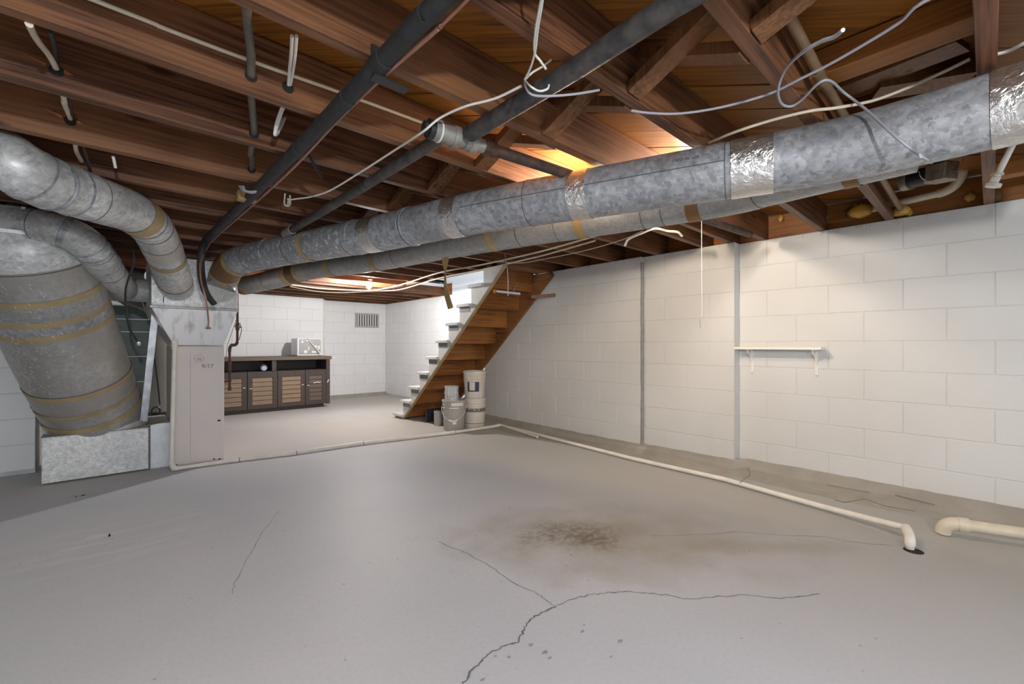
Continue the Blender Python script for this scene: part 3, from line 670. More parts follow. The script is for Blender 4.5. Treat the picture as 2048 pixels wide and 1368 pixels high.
part('hanger_screw', lathe([(.006,0),(.006,.003)], (hb.x-.045, 1.197, ZB+.0), 8), CHROME, t)
part('loose_tape', bar(onZ(618, 312, ZB-.03), onZ(643, 352, ZB-.07), .045, .002, up=(.6,-.6,.3)), RUBBER, t)
# black iron pipe and its galvanised tee
zc = ZB-.036
t = thing('iron_pipe', 'thick black iron pipe running overhead toward the camera from galvanised tee', 'pipe', (1.0, .4, zc))
pipe(t, [Vector((.975, -.9, zc)), onZ(1345, 10, zc), onZ(1150, 138, zc), onZ(940, 268, zc)], .030, IRON, n=20)
t = thing('iron_pipe', 'slimmer black iron pipe running under joists toward the plenum from galvanised tee', 'pipe', (.92, 2.4, zc))
pipe(t, [onZ(898, 264, zc), onZ(735, 368, zc), onZ(575, 465, zc)], .025, IRON, n=20)
part('end_clamp', tube([onZ(585, 459, zc), onZ(570, 468, zc)], .03, 16), FITTING, t)
yt = 1.385; T = lambda px: onZ(px, 255+(px-852)*.33, zc)
t = thing('pipe_tee', 'galvanised pipe tee assembly with black square plug under the joist', 'pipe fitting', T(900))
ax = (T(980)-T(860)).normalized()
pipe(t, [T(866), T(905)], .037, FITTING, 'tee_body', 20); pipe(t, [T(903), T(915)], .041, FITTING, 'hub', 20); pipe(t, [T(913), T(932)], .031, FITTING, 'nipple', 20)
pipe(t, [T(928), T(948)], .036, FITTING, 'reducer', 20); pipe(t, [T(938), T(950)], .039, FITTING, 'hub', 20); pipe(t, [T(948), T(969)], .028, FITTING, 'nipple', 20)
pipe(t, [T(966), T(979)], .034, RUST, 'union', 6); pipe(t, [T(978), T(990)], .030, RUST, 'hub', 16)
pipe(t, [T(856), T(867)], .036, BLACKP, 'plug_collar', 20); pipe(t, [T(847), T(858)], .024, BLACKP, 'plug_head', 6)
pipe(t, [T(876), T(879)], .040, CABLEL, 'white_ring', 20)
t = thing('iron_pipe', 'rust speckled black pipe leaving the tee along the joist toward the ducts', 'pipe', T(990))
pipe(t, [T(988), T(1060), T(1200), T(1500)], .024, simple('rusty_black', (.03,.03,.034), (.12,.06,.035), 22, .6, .3, bump=.2), n=18)
t = thing('copper_pipe', 'old tarnished copper pipe slanting past the joists to the right wall', 'pipe', (2.5, .39, 1.9))
pipe(t, [onY(1530, -62, .385), onY(1640, 152, .39), onX(1802, 420, 3.80)], .0155, BRASSY, n=14)
pipe(t, [onY(1634, 142, .39), onY(1645, 163, .39)], .019, BRASSY, 'coupling', 14)
c = onX(1802, 420, 3.81); part('foam_plug', lathe([(.04,-.03),(.05,-.005),(.035,.02),(.012,.03)], c, 12), FOAM, t, sm=60)
# pvc vent pipe, motor and valve at the top of the right wall
t = thing('vent_pipe', 'cream plastic vent pipe with upturned elbow along top of right wall', 'pipe', onX(1830, 400, 3.80))
A, B_, C_ = onX(1722, 424, 3.86), onX(1895, 383, 3.78), onX(1925, 340, 3.74)
pipe(t, [A, A.lerp(B_, .96)], .022, PVCOLD); pipe(t, bend(A.lerp(B_, .9), B_+(B_-A)*.12, C_, 8), .0265, PVCOLD, 'elbow', 20); pipe(t, [C_+Vector((0,0,-.02)), C_+Vector((0,0,.10))], .024, PVCOLD)
c = onX(1722, 424, 3.84)
V, Fc = lathe([(.02,-.045),(.055,-.03),(.07,0),(.055,.035),(.03,.055)], (0,0,0), 14)
V = [Vector((c.x-.02+v.x*.45, c.y+v.y*1.0+random.uniform(-.008,.008), c.z+v.z*.9+random.uniform(-.008,.008))) for v in V]
solo('spray_foam', (V, Fc), FOAM, 'yellow spray foam mound around pipe end at right wall top', 'foam', sm=80)
for x, y, s, m in ((1640,430,.05,FOAMD),(1636,404,.035,FOAMD),(1700,425,.03,FOAMD),(1560,436,.022,FOAM),(1818,424,.02,FOAM),(1941,392,.022,FOAM),(1778,427,.022,FOAM),(1990,392,.03,FOAMD),(1522,440,.02,FOAM)):
    c = onX(x, y, 3.87); V, Fc = lathe([(s*.4,-s),(s,-s*.4),(s*.9,s*.4),(s*.3,s)], (0,0,0), 9)
    part('foam_bead', ([Vector((c.x+v.x*.4+.01, c.y+v.y*random.uniform(.7,1.3), c.z+v.z*random.uniform(.8,1.5))) for v in V], Fc), m, ceil, sm=80)
t = thing('damper_motor', 'small black motor with metal gearbox mounted beside joist at upper right', 'motor', onX(1865, 352, 3.3))
m0, m1, m2 = onX(1808, 362, 3.42), onX(1862, 350, 3.36), onX(1905, 340, 3.30)
pipe(t, [m0, m0.lerp(m1, .28)], .058, MOTORP, 'end_cap', 20); pipe(t, [m0.lerp(m1, .25), m1], .05, MOTOR, 'motor_can', 20)
part('gearbox', bar(m1.lerp(m2, -.05), m2, .09, .10), MOTORP, t, bevel=.008)
pipe(t, [m1.lerp(m2, .35)+Vector((0,0,.04)), m1.lerp(m2, .35)+Vector((0,0,.10))], .022, BRASSY, 'shaft', 12)
pipe(t, smooth([m2+Vector((0,0,.0)), onX(1915, 342, 3.28), onX(1924, 326, 3.28), onX(1926, 314, 3.28)], 4), .003, COPPER, 'lead_wire', 6)
pipe(t, smooth([m0.lerp(m1,.6)+Vector((-.05,0,.02)), m0.lerp(m1,.7)+Vector((-.055,0,-.02)), m0.lerp(m1,.9)+Vector((-.05,0,-.045))], 4), .003, CABLEL, 'lead_wire', 6)
t = thing('valve_stem', 'slender cream pipe with ringed fitting hanging below the foil taped duct', 'pipe', onX(1990, 375, 3.0))
a, b = onX(2028, 284, 2.9), onX(1994, 352, 2.98)
pipe(t, [a, b], .012, PVC, n=12); pipe(t, [b, b+(b-a).normalized()*.05], .016, PVC, 'fitting', 12); pipe(t, [onX(1996, 346, 2.98), onX(1994.5, 350, 2.98)], .021, PVCOLD, 'ring', 14); pipe(t, [onX(1988, 368, 3.0), onX(1985.5, 374, 3.0)], .027, PVC, 'ring', 14)

# ================================================================== WIRES
def wire(name, label, pts, r, m, cat='cable', k=6, n=8, group=None):
    return solo(name, tube(smooth(pts, k), r, n), m, label, cat, sm=50, group=group)
wire('electric_cable', 'long cream cable stapled along joist side from top left corner to tee', [Vector((-3.4, 1.634, 1.955)), Vector((-1.2, 1.634, 1.955)), onY(190, 1, 1.634), onY(330, 57, 1.634), onY(500, 121, 1.634), onY(700, 192, 1.634), onY(846, 246, 1.634)], .0065, CABLEW)
wire('electric_cable', 'cream flat cables dipping through notched joist near the top left corner', [onY(58, 48, 1.69), onY(66, 66, 1.80), onY(78, 85, 1.90), onY(95, 106, 1.98), onY(106, 124, 2.03), onY(113, 139, 2.075), (-.135, 2.12, 1.93), (-.13, 2.30, 1.915), onY(128, 205, 2.3), onY(136, 225, 2.45), onY(141, 238, 2.545), (-.12, 2.65, 1.93), onY(152, 300, 2.75), onY(163, 322, 2.9)], .0085, CABLEW)
wire('electric_cable', 'black cable beside the cream ones through joists at top left', [onY(100, 62, 1.75), onY(108, 90, 1.9), onY(114, 120, 2.02), onY(115, 138, 2.08), (-.115, 2.2, 1.94), onY(140, 218, 2.4), (-.11, 2.56, 1.94), onY(170, 305, 2.7), onY(181, 340, 2.9)], .006, CABLEK)
wire('flexible_conduit', 'ribbed grey flexible conduit threading down through the joists at upper left', [onY(492, 8, 1.30), onY(494, 35, 1.40), onY(498, 75, 1.5), onY(502, 110, 1.57), onY(502, 150, 1.645), onY(503, 196, 1.8), onY(506, 232, 1.93), onY(508, 266, 2.07), (.47, 2.3, 1.9), onY(505, 312, 2.4), onY(503, 338, 2.55)], .0125, CONDUIT, n=10)
for dx, x1, lab in ((0, 0, 'left white strand of cable pair dropping through joist by the black line'), (9, 4, 'right white strand of cable pair dropping through joist by the black line')):
    wire('electric_cable', lab, [onY(584+dx, 72, 1.38), onY(582+dx*.9, 110, 1.48), onY(579+dx*.8, 140, 1.58), onY(576+x1, 173, 1.648), (.46+x1*.002, 1.72, 1.9), onY(563+x1, 216, 1.85), onY(553+x1, 245, 1.9), onY(549+x1*.4, 268, 1.9), onY(552+x1, 266, 1.95), onY(562+x1*2, 235, 2.0), (.52, 2.08, 1.93)], .005, CABLEL)
wire('electric_cable', 'short white cable end poking out beneath joist at left', [onY(226, 312, 2.66), onY(229, 325, 2.68), onY(231, 335, 2.70)], .006, CABLEL)
wire('electric_cable', 'small white cable loop under the third joist near the conduit', [onY(506, 300, 2.6), onY(498, 308, 2.6), onY(481, 318, 2.62), onY(485, 316, 2.63), onY(505, 306, 2.64)], .004, CABLEL)
zc = 1.83
wire('coax_cable', 'white cable swooping from knotted end up to the galvanised tee', [onZ(575, 410, zc), onZ(580, 400, zc), onZ(620, 394, zc-.01), onZ(660, 381, zc-.01), onZ(720, 345, zc), onZ(790, 300, zc), onZ(845, 264, zc-.045), onZ(880, 236, zc-.005), onZ(930, 213, zc), onZ(990, 197, zc), onZ(1043, 172, zc)], .0042, CABLEL)
wire('coax_cable', 'knotted white cable end hanging off joist left of black pipe', [onZ(570, 388, zc+.01), onZ(569, 408, zc-.01), onZ(577, 412, zc-.02), onZ(581, 404, zc-.01), onZ(576, 398, zc-.02), onZ(580, 409, zc-.02), onZ(580, 392, zc)], .004, CABLEL)
K = onZ(1049, 160, 1.84)
wire('bell_wire', 'twin grey wires coming down from the top edge to the knotted bundle', [onZ(1096, -80, 1.848)+Vector((0,0,.2)), onZ(1092, -60, 1.86), onZ(1084, 5, 1.845), onZ(1075, 60, 1.843), onZ(1070, 104, 1.842), onZ(1060, 138, 1.842), K], .0036, CABLEL)
wire('bell_wire', 'grey wire looping under the black pipe then sagging to the right', [K, onZ(1052, 176, 1.78), onZ(1066, 190, 1.76), onZ(1100, 192, 1.77), onZ(1150, 188, 1.79), onZ(1198, 180, 1.835)], .0036, CABLEG)
wire('bell_wire', 'grey wire coil wrapped around the thick black pipe', [K, onZ(1060, 172, 1.77), onZ(1078, 182, 1.765), onZ(1094, 178, 1.78), onZ(1098, 170, 1.80)], .0032, CABLEL)
wire('bell_wire', 'grey wire loop rising over the thick black pipe', [K, onZ(1065, 145, 1.86), onZ(1085, 133, 1.87), onZ(1103, 119, 1.88)], .0034, CABLEL)
wire('bell_wire', 'white twin wire from top edge forking down onto the thick black pipe', [onZ(1094, -82, 1.848)+Vector((0,0,.2)), onZ(1090, -60, 1.86), onZ(1080, 10, 1.845), onZ(1071, 60, 1.843), onZ(1069, 104, 1.842), onZ(1080, 121, 1.835), onZ(1092, 138, 1.81)], .0034, CABLEL)
wire('bell_wire', 'long grey wire sagging beneath joists then rising to the top right edge', [onZ(1262, 221, 1.84), onZ(1300, 226, 1.84), onZ(1360, 227, 1.84), onZ(1440, 215, 1.84), onZ(1535, 189, 1.845), onZ(1600, 158, 1.845), onZ(1660, 128, 1.845), onZ(1740, 82, 1.845), onZ(1800, 44, 1.845), onZ(1870, -8, 1.845), Vector((1.45, -.16, 1.845)), Vector((1.35, -.38, 1.85)), Vector((1.0, -1.3, 1.85))], .0042, CABLEG)
wire('bell_wire', 'grey wire curling around the copper pipe and down over the duct', [onY(1686, 60, .2), onY(1668, 74, .22), onY(1640, 84, .25), onY(1602, 107, .3), onZ(1570, 140, 1.83), onZ(1556, 180, 1.83), onZ(1562, 206, 1.84), onZ(1580, 213, 1.845), onZ(1602, 201, 1.85), onZ(1650, 160, 1.86), atD(1690, 187, 1.52), atD(1735, 222, 1.455), atD(1778, 262, 1.385), atD(1820, 297, 1.36), atD(1854, 320, 1.40), onX(1864, 327, 3.34)], .0042, CABLEG)
wire('electric_cable', 'cream cable draped behind the big duct toward the right edge', [onZ(1418, 286, 1.875), onZ(1470, 264, 1.85), onZ(1545, 240, 1.85), onZ(1620, 222, 1.846), onZ(1670, 216, 1.846), onZ(1740, 203, 1.875), onZ(1800, 182, 1.90), onZ(1880, 147, 1.91), onZ(1940, 118, 1.92)], .0055, CABLEW)
wire('electric_cable', 'white cable end continuing past the nearest joist at right edge', [onZ(1985, 110, 1.92), onZ(2015, 103, 1.91), onZ(2050, 86, 1.90), onZ(2120, 55, 1.89), Vector((1.4, -.42, 1.90)), Vector((1.2, -.9, 1.93))], .0055, CABLEL)
for dy, lab in ((0, 'upper one of two parallel cream cables sweeping under joists past the bulb'), (9, 'lower one of two parallel cream cables sweeping under joists past the bulb')):
    z_ = ZB-.012
    wire('electric_cable', lab, [onZ(580, 569+dy*.4, z_), onZ(640, 577+dy*.7, z_-.004), onZ(700, 580+dy*.5, z_-.006), onZ(748, 580+dy*.2, z_-.006), onZ(800, 570+dy, z_-.004), onZ(880, 545+dy*1.2, z_), onZ(960, 530+dy*1.1, z_), onZ(1060, 508+dy, z_), onZ(1110, 495+dy, z_), onZ(1190, 472+dy, z_)], .0085, CABLEW)
wire('electric_cable', 'thin white wire sagging from stair top to the hidden lamp', [onZ(990, 522, ZB-.01), onZ(1040, 526, ZB-.03), onZ(1100, 516, ZB-.03), onZ(1170, 501, ZB-.02), onZ(1240, 481, ZB-.01), onZ(1285, 462, ZB-.005)], .0035, CABLEL)
wire('white_strap', 'bright white plastic strap curling below the lower duct near pull chain', [onZ(1250, 491, ZB-.05), onZ(1258, 478, ZB-.02), onZ(1285, 466, ZB-.01), onZ(1310, 457, ZB), onZ(1335, 462, ZB-.01), onZ(1355, 464, ZB-.02), onZ(1364, 472, ZB-.04)], .009, PORC, 'strap')
t = thing('pull_chain', 'long white pull string hanging straight in front of the white wall', 'pull string', onX(1403, 655, 3.0))
c0, c1 = onY(1403, 436, 1.09), onY(1404, 632, 1.09); c0.z = 1.99
pipe(t, [c0, c1], .0017, CABLEL, 'string', 6); pipe(t, smooth([c1, onY(1400, 642, 1.09), onY(1401, 656, 1.09)], 4), .002, CABLEG, 'string_end', 6)
t = thing('hanging_strap', 'twisted tan strapping tape dangling from the lower duct before stairs', 'strap', onZ(900, 616, 1.4))
h = lambda x, y: onX(x, y, 1.72)
part('strap_length', (lambda P: (sum([[p, r] for p, r in P], []), [(2*i, 2*i+1, 2*i+3, 2*i+2) for i in range(len(P)-1)]))([(h(887,503)+Vector((0,.02,0)), h(897,503)), (h(887,522)+Vector((0,.02,0)), h(897,522)), (h(889,545), h(895,545)+Vector((0,.02,0))), (h(889,565)+Vector((0,.01,0)), h(893,565)), (h(888,590), h(899,590)), (h(896,619), h(907,615))]), STRAP, t)
part('strap_length', bar(h(891, 562), h(904, 616), .003, .014), TAPE, t)
solo('hanger_rod', tube(smooth([onZ(1010, 508, ZB-.005), atD(1014, 530, 3.9), atD(1016, 560, 3.9), atD(1016, 592, 3.9)], 4), .004, 6), CABLEG, 'thin wire hook hanging from joist in front of stair underside', 'wire', sm=50)
solo('white_conduit', tube([(2.825, YFL-.012, .84), (2.825, YFL-.012, 1.84)], .012, 10), PVC, 'thin white conduit up the far wall corner beside air conditioner', 'conduit', sm=50)
t = thing('junction_block', 'small yellow wood block with grey wires stapled under joists by black line', 'junction', onZ(493, 393, ZB-.03))
c = onZ(493, 392, ZB-.02); part('wood_block', box(c.x-.045, c.x+.045, c.y-.03, c.y+.03, ZB-.05, ZB-.002), STRAP, t, bevel=.003)
for i in range(4): part('wire_lead', tube(smooth([onZ(478+i*3, 372, ZB-.02), onZ(486+i*2, 380+i, ZB-.05), onZ(505, 383+i, ZB-.055), onZ(525, 378+i, ZB-.04)], 4), .004, 6), CABLEG, t)

for x, y, Y, chip in ((113,139,2.066,1),(141,240,2.541,1),(502,150,1.642,0),(508,266,2.066,0),(576,173,1.642,0),(503,338,2.541,0)):
    c = onY(x, y, Y); part('cable_hole', tube([c+Vector((0,-.0012,-.004)), c+Vector((0,.003,-.004))], .019, 18), DARKHOLE, ceil)
    if chip: part('splinter', tube([c+Vector((-.075,-.001,.022)), c+Vector((-.022,-.0012,.004))], [.001, .008], 6), RIM, ceil); part('splinter', tube([c+Vector((.018,-.001,.0)), c+Vector((.04,-.001,-.004))], [.010, .002], 6), RIM, ceil)
# ================================================================== LAMPS (bare bulbs in porcelain holders)
def lamp(name, label, p, st, col, up=True):
    t = thing(name, label, 'light bulb', p)
    part('lamp_holder', lathe([(.05,.062),(.05,.05),(.032,.045),(.022,.030)], p, 20), PORC, t, sm=40)
    part('bulb', lathe([(.004,-.062),(.018,-.058),(.029,-.042),(.032,-.026),(.028,-.008),(.018,.012),(.014,.036)], p, 12), bulb_mat('lit_bulb_'+str(st), col, st), t, sm=60)
    return t
lb = onZ(738, 573, 1.80)
lamp('light_bulb', 'glowing bare bulb in ceiling holder near the far wall', lb+Vector((0,0,.03)), BULB_FAR, (1,.965,.94))
lamp('light_bulb', 'lit bulb between joists hidden above the two long ducts', Vector((2.38, 1.10, 1.985)), BULB_NEAR, (1,.89,.76))
lamp('light_bulb', 'lit bulb in joist bay just behind the upper duct', Vector((2.02, 1.47, 1.925)), BULB_BAY, (1,.80,.58))
cb = lamp('light_bulb', 'added unseen fill bulb hanging low on a cord behind the camera', Vector((-.1, -1.25, 1.50)), BULB_FILL, (.96,.98,1))  # added fill lamp, out of view, lighting the room from behind
part('cord', tube([(-.1, -1.25, 1.56), (-.1, -1.25, ZS)], .004, 8), CABLEK, cb)
lamp('light_bulb', 'lit bulb between joists above the camera at left', Vector((-.55, -.20, 1.955)), BULB_BACK, (.95,.975,1))

# ================================================================== STAIRS
t = thing('staircase', 'open wooden staircase with grey painted stringer rising along the right wall', 'staircase', (3.3, 5.0, 0))
N0Y, N0Z, RUN, RISE = 5.70, .067, .2205, .2025
XL, XRR = 2.95, 3.665
pl = [(5.475, 0), (5.67, 0)]
for i in range(9):
    pl += [(N0Y-.03-RUN*i, N0Z-.035+RISE*i), (N0Y-.03-RUN*(i+1), N0Z-.035+RISE*i)]
pl += [(N0Y-.03-RUN*9, 1.845), (3.355, 1.845)]
part('stringer', prism(pl, 'X', XL, XL+.04), STAIRPAINT, t, bevel=.0015)
part('stringer_edge', bar((XL+.02, 5.467, .002), (XL+.02, 3.350, 1.848-.012), .041, .006), TAPE, t)
pr = [(y-.0, z) for y, z in pl]
part('stringer', prism([(5.55, 0), (5.68, .0)]+pl[2:], 'X', XRR, XRR+.034), STRINGERIN, t)
part('stringer_edge', bar((XRR+.017, 5.50, .0), (XRR+.017, 3.37, 1.845), .036, .10, up=(0,.3,1)), STRINGERIN, t)
for i in range(9):
    ny, nz = N0Y-RUN*i, N0Z+RISE*i
    part('tread', box(XL-.03, XRR, ny-.252, ny, nz-.035, nz), STAIRPAINT, t, bevel=.005)
    part('tread_underside', box(XL+.042, XRR-.002, ny-.25, ny-.034, nz-.039, nz-.0352), STEPWOOD, t)
    z0 = 0 if i == 0 else nz-RISE-.045
    part('riser', box(XL+.04, XRR, ny-.05, ny-.031, z0, nz-.036), STEPWOOD, t, bevel=.001)
    part('riser_end', box(XL-.004, XL+.0005, ny-.225, ny-.034, max(nz-.09, .002), nz-.037), RISERDARK, t) if i < 8 else None
part('riser', box(XL+.04, 3.695, N0Y-RUN*9-.05, N0Y-RUN*9-.031, N0Z+RISE*8-.045, 2.04), STEPWOOD, t)
# sticks lodged under the stairs
e1, e2 = onX(985, 582, 3.05), onX(1040, 588, 3.36)
t = thing('pole', 'metal pole with orange cap lodged crosswise under the stair treads', 'pole', e1)
pipe(t, [e1, e1.lerp(e2, .12)], .022, ORANGE, 'orange_cap', 14); pipe(t, [e1.lerp(e2, .12), e2], .014, CHROME, 'tube', 12)
a, b = onX(1062, 594, 3.45), onX(1111, 590, 3.655)
solo('wood_stick', bar(a, b, .03, .035), BRACE, 'short dark wooden stick poking out beside stair underside near wall', 'stick', bevel=.002)
a, b = onX(1026, 586, 3.25), onX(1031, 572, 3.27)
solo('wall_hook', tube([a, b, b+Vector((.02,0,.01))], .005, 6), FITTING, 'tiny metal hook on stair riser underside', 'hook')

# ================================================================== BUCKETS AND CANS
def bucket(label, c, z, h, rb, rt, mat, band=None, handle=True):
    t = thing('bucket', label, 'bucket', (c[0], c[1], z)); P = (c[0], c[1], z)
    R = lambda u: rb+(rt-rb)*u
    part('body', lathe([(rb*.97,0),(rb,.006),(R(.72),h*.72),(R(.72)+.006,h*.73),(R(.75)+.006,h*.75),(R(.76),h*.76),(R(.82),h*.82),(R(.82)+.006,h*.83),(R(.85)+.006,h*.85),(R(.86),h*.86),(R(.91),h*.91),(R(.91)+.007,h*.92),(R(1)+.007,h*.99),(R(1),h),(R(1)-.006,h),(R(.9)-.008,h*.9),(.01,h*.89)], P, 36), mat, t, sm=35)
    return t, P, R
tw = Vector((-sn, -cs, 0))      # toward the camera on the floor
def rim_pt(P, r, ang, z): v = Matrix.Rotation(ang, 3, 'Z') @ tw; return Vector((P[0]+v.x*r, P[1]+v.y*r, P[2]+z))
def patch(P, R, h, a0, a1, z0, z1, off=.0015, k=8):
    V, Fc = [], []
    for i in range(k+1):
        a = a0+(a1-a0)*i/k
        for z in (z0, z1): V.append(rim_pt(P, R(z/h)+off, a, z))
    for i in range(k): Fc.append((2*i, 2*i+2, 2*i+3, 2*i+1))
    return V, Fc
gb = (3.045, 4.375)
t, P, R = bucket('grey plastic bucket with wire handle and white drips in front of stacked pails', gb, 0, .365, .122, .138, BUCKG)
hd = smooth([rim_pt(P, .146, 1.5, .30), rim_pt(P, .152, 1.15, .22), rim_pt(P, .150, .6, .155), rim_pt(P, .148, .1, .125), rim_pt(P, .150, -.5, .15), rim_pt(P, .150, -1.05, .22), rim_pt(P, .146, -1.4, .28)], 5)
part('wire_handle', tube(hd, .003, 6), CABLEL, t); part('grip', tube(hd[12:19], .012, 10), DRIPW, t, sm=40)
part('paint_drip', patch(P, R, .365, -.25, .55, .268, .282, .008), DRIPW, t); part('paint_drip', patch(P, R, .365, .0, .35, .085, .135, .003), DRIPW, t); part('paint_drip', patch(P, R, .365, -.1, 1.0, .300, .335, .0075), DRIPW, t)
wb = (3.335, 4.345)
t, P, R = bucket('lower white pail of the stack, with dark grey band', wb, 0, .365, .122, .138, BUCKW)
part('band', lathe([(R(.56)+.001,.20),(R(.67)+.001,.245)], P, 36), BANDG, t, sm=40); part('band', lathe([(R(.1)+.001,.055),(R(.12)+.001,.062)], P, 36), BANDG, t)
for a in (-.5, 0, .45): part('band_mark', patch(P, R, .365, a, a+.12, .225, .238, .003, 3), LABELW, t)
t, P, R = bucket('upper white pail of the stack, with navy label', wb, .335, .365, .120, .138, BUCKW)
part('label', patch(P, R, .365, -.62, .52, .115, .235), LABELB, t); part('label_panel', patch(P, R, .365, -.42, .12, .13, .232, .0025), LABELW, t)
part('wire_handle', tube(smooth([rim_pt(P, .142, 1.4, .29), rim_pt(P, .142, 1.0, .25), rim_pt(P, .140, .6, .19)], 5), .003, 6), CABLEL, t)
cn = rim_pt((gb[0], gb[1], 0), .045, 3.9, .329)
t = thing('paint_can', 'pale blue paint can standing on top of the grey bucket', 'paint can', cn)
part('can_body', lathe([(.080,0),(.083,.004),(.082,.012),(.082,.178),(.086,.184),(.086,.192),(.080,.194),(.076,.186),(.01,.185)], cn, 32), CANM, t, sm=35)
part('wire_bail', tube(smooth([rim_pt(cn, .086, 1.5, .13), rim_pt(cn, .092, .9, .095), rim_pt(cn, .092, 0, .07), rim_pt(cn, .092, -.9, .095), rim_pt(cn, .086, -1.5, .13)], 5), .0022, 6), CABLEG, t)
part('paint_run', patch(cn, lambda u: .083, .19, .62, .80, .004, .17), DRIPW, t); part('paint_run', patch(cn, lambda u: .083, .19, -.35, -.2, .06, .18), DRIPW, t)
part('ear', lathe([(.012,-.012),(.012,.012)], rim_pt(cn, .083, 1.45, .135), 10), BLACKP, t)
sc_ = (3.06, 4.74, 0)
t = thing('paint_can', 'small dull steel can on the floor left of grey bucket', 'paint can', sc_)
part('can_body', lathe([(.052,0),(.054,.004),(.054,.165),(.058,.17),(.058,.178),(.05,.18)], sc_, 26), CANS, t, sm=35); part('lid', lathe([(.049,.178),(.049,.186),(.04,.187)], sc_, 26), RISERDARK, t, sm=35)
c2 = (3.33, 4.80, 0); t = thing('paint_can', 'dark can half hidden beneath stairs behind the buckets', 'paint can', c2)
part('can_body', lathe([(.10,0),(.10,.32),(.105,.33),(.105,.345),(.09,.345)], c2, 26), simple('can_dark', (.10,.10,.09), None, rough=.5), t, sm=35); part('lid', lathe([(.085,.345),(.085,.352)], c2, 26), CANS, t)
solo('dark_board', box(3.06, 3.5, 5.02, 5.05, 0, .17), simple('navy_board', (.022,.025,.04), None, rough=.5), 'dark navy board standing on the floor under the stairs', 'board')

# ================================================================== FAR CABINET AND WHAT STANDS ON IT
FY = 7.40
t = thing('cabinet', 'long dark brown cabinet with louvered doors against the far wall', 'cabinet', (1.65, 7.65, 0))
part('toe_kick', box(.66, 2.58, FY+.05, 7.93, 0, .06), CABD, t)
part('carcass', join(box(.62, 2.66, FY+.02, 7.95, .06, .62), box(.62, 2.66, 7.90, 7.95, .62, .79), box(2.61, 2.66, FY+.01, 7.95, .62, .79), box(.62, .66, FY+.01, 7.95, .62, .79)), CABD, t)
part('worktop', box(.58, 2.69, FY-.02, 7.97, .785, .84), CABT, t, bevel=.003)
part('divider', box(1.80, 1.86, FY+.005, 7.9, .62, .785), CABD, t)
part('end_stile', box(2.605, 2.665, FY-.004, FY+.03, .05, .785), CABD, t, bevel=.002)
for i, (x0, x1) in enumerate(((.66,1.055), (1.065,1.462), (1.472,1.868), (1.876,2.272), (2.280,2.60))):
    z0, z1, sw = .065, .615, .062
    dr = part('door', join(box(x0, x0+sw, FY-.012, FY+.018, z0, z1), box(x1-sw, x1, FY-.012, FY+.018, z0, z1), box(x0+sw, x1-sw, FY-.012, FY+.018, z0, z0+.055), box(x0+sw, x1-sw, FY-.012, FY+.018, z1-.085, z1), box(x0+sw, x1-sw, FY+.008, FY+.018, z0+.05, z1-.08)), CABD, t)
    hh = (z1-.085-z0-.055)/6
    for k in range(6):
        zz = z0+.055+hh*(k+.5); part('louver_slat', bar((x0+sw+.001, FY+.000, zz), (x1-sw-.001, FY+.000, zz), .007, hh*.88, up=(0, .16, 1)), CABM if i == 4 else CABL, dr)
    if i: part('paint_smear', tube([(x0+.025, FY-.014, .37+.01*(i % 2)), (x0+.055, FY-.014, .375)] if i in (2,4) else [(x1-.05, FY-.014, .385), (x1-.022, FY-.014, .39)], .006, 6), KNOBW, dr)
part('paint_smear', tube([(2.40, FY-.014, .405), (2.46, FY-.014, .418), (2.51, FY-.014, .405)], .008, 6), KNOBW, t); part('paint_smear', tube([(2.62, FY-.01, .40), (2.64, FY-.01, .45)], .008, 6), KNOBW, t)
c = (1.70, 7.52, .621); t = thing('canister', 'small black canister with pale blue lid lying in cabinet shelf', 'canister', c)
part('body', tube([(1.70, 7.46, .675), (1.72, 7.58, .675)], .052, 20), BLACKP, t, sm=40); part('lid', tube([(1.703, 7.452, .668), (1.704, 7.461, .668)], .036, 18), simple('lid_blue', (.42,.50,.62), None, rough=.3), t)
t = thing('air_conditioner', 'small white window air conditioner showing its coil back on cabinet top', 'air conditioner', (2.4, 7.7, .84))
part('case', box(2.205, 2.59, 7.56, 7.90, .842, 1.13), ACW, t, bevel=.012)
part('coil_panel', box(2.235, 2.57, 7.548, 7.562, .872, 1.115), ACCOIL, t)
part('coil_fins', join(*[box(2.237, 2.568, 7.542, 7.55, .878+.0145*k, .884+.0145*k) for k in range(16)]), VENTM, t)
part('dust_clump', join(*[box(x, x+w, 7.536, 7.543, z, z+h) for x, z, w, h in ((2.30,.885,.05,.05),(2.46,.98,.05,.03),(2.42,.89,.07,.03),(2.26,1.05,.03,.04),(2.36,.94,.02,.05),(2.52,.95,.03,.06),(2.33,1.08,.06,.02))]), DRIPW, t)
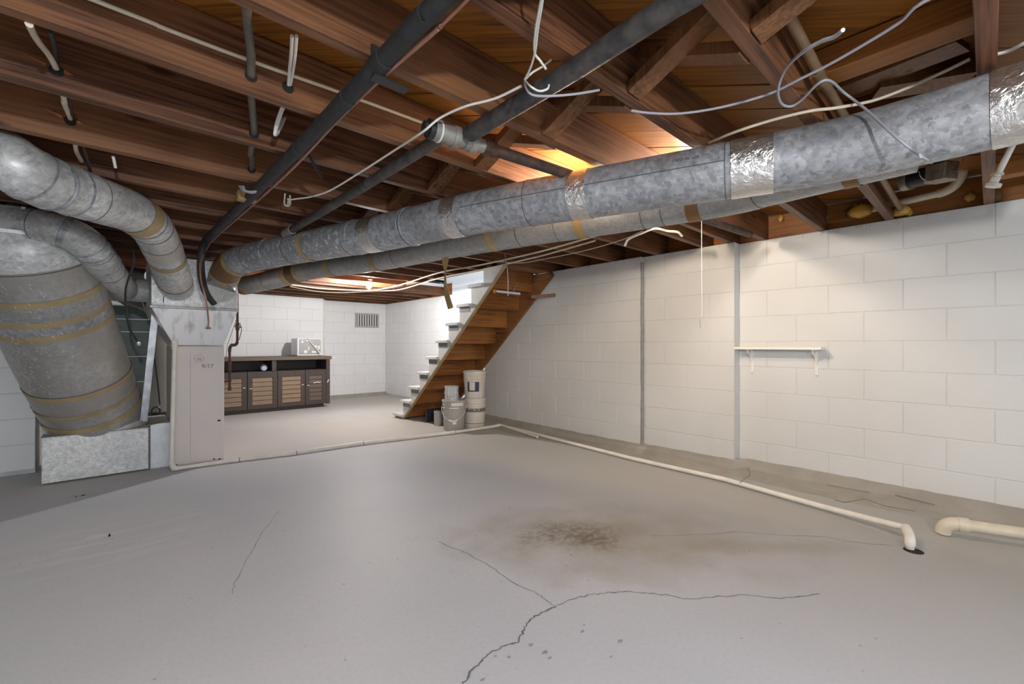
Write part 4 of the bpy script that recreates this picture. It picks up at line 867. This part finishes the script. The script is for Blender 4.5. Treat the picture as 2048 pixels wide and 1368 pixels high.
part('power_cord', tube(smooth([(2.36,7.53,1.13),(2.41,7.52,1.05),(2.47,7.51,.98),(2.53,7.50,.90),(2.56,7.48,.855),(2.63,7.42,.846),(2.71,7.37,.815),(2.75,7.37,.795)], 5), .006, 8), ACW, t, sm=40)
a, b = onY(710, 626, YFAR), onY(757, 656, YFAR)
t = thing('wall_vent', 'grey metal vent grille with upright louvers high on the far wall', 'vent', ((a.x+b.x)/2, YFAR, b.z))
x0, x1, z0, z1 = a.x, b.x, b.z, a.z
part('frame', join(box(x0, x1, YFAR-.016, YFAR, z1-.03, z1), box(x0, x1, YFAR-.016, YFAR, z0, z0+.03), box(x0, x0+.035, YFAR-.016, YFAR, z0+.03, z1-.03), box(x1-.035, x1, YFAR-.016, YFAR, z0+.03, z1-.03)), VENTM, t)
part('backing', box(x0+.02, x1-.02, YFAR-.004, YFAR-.001, z0+.02, z1-.02), VENTD, t)
for k in range(8):
    xx = x0+.06+k*(x1-x0-.10)/7.6; part('louver', bar((xx, YFAR-.010, z0+.03), (xx, YFAR-.010, z1-.03), .022, .004, up=(.35,-1,0)), PLAINWHITE, t)

# ================================================================== WALL SHELF
t = thing('wall_shelf', 'narrow white shelf on scroll brackets mounted on the right block wall', 'shelf', (XN-.06, 1.11, .95))
part('shelf_board', box(XN-.125, XN, .815, 1.405, .985, 1.005), SHELFW, t, bevel=.002)
for y in (1.31, .87):
    br = part('bracket', join(box(XN-.006, XN, y-.010, y+.010, .80, .985), box(XN-.11, XN, y-.010, y+.010, .979, .985)), SHELFW, t)
    part('scroll', tube(smooth([(XN-.10, y, .978), (XN-.085, y, .955), (XN-.05, y, .945), (XN-.03, y, .92), (XN-.012, y, .87), (XN-.006, y, .81), (XN-.012, y, .795)], 4), .004, 6), SHELFW, br)

# repeats share a group
GROUPS = {'supply_duct': 'round ducts under the joists', 'bucket': 'buckets by the stairs', 'paint_can': 'paint cans by the buckets', 'iron_pipe': 'black iron pipes overhead',
          'electric_cable': 'house cables along the joists', 'bell_wire': 'thin wires under the joists', 'coax_cable': 'white coaxial cables', 'light_bulb': 'bare light bulbs'}
for o in SC.objects:
    if o.parent is None and o.name.split('.')[0] in GROUPS: o['group'] = GROUPS[o.name.split('.')[0]]
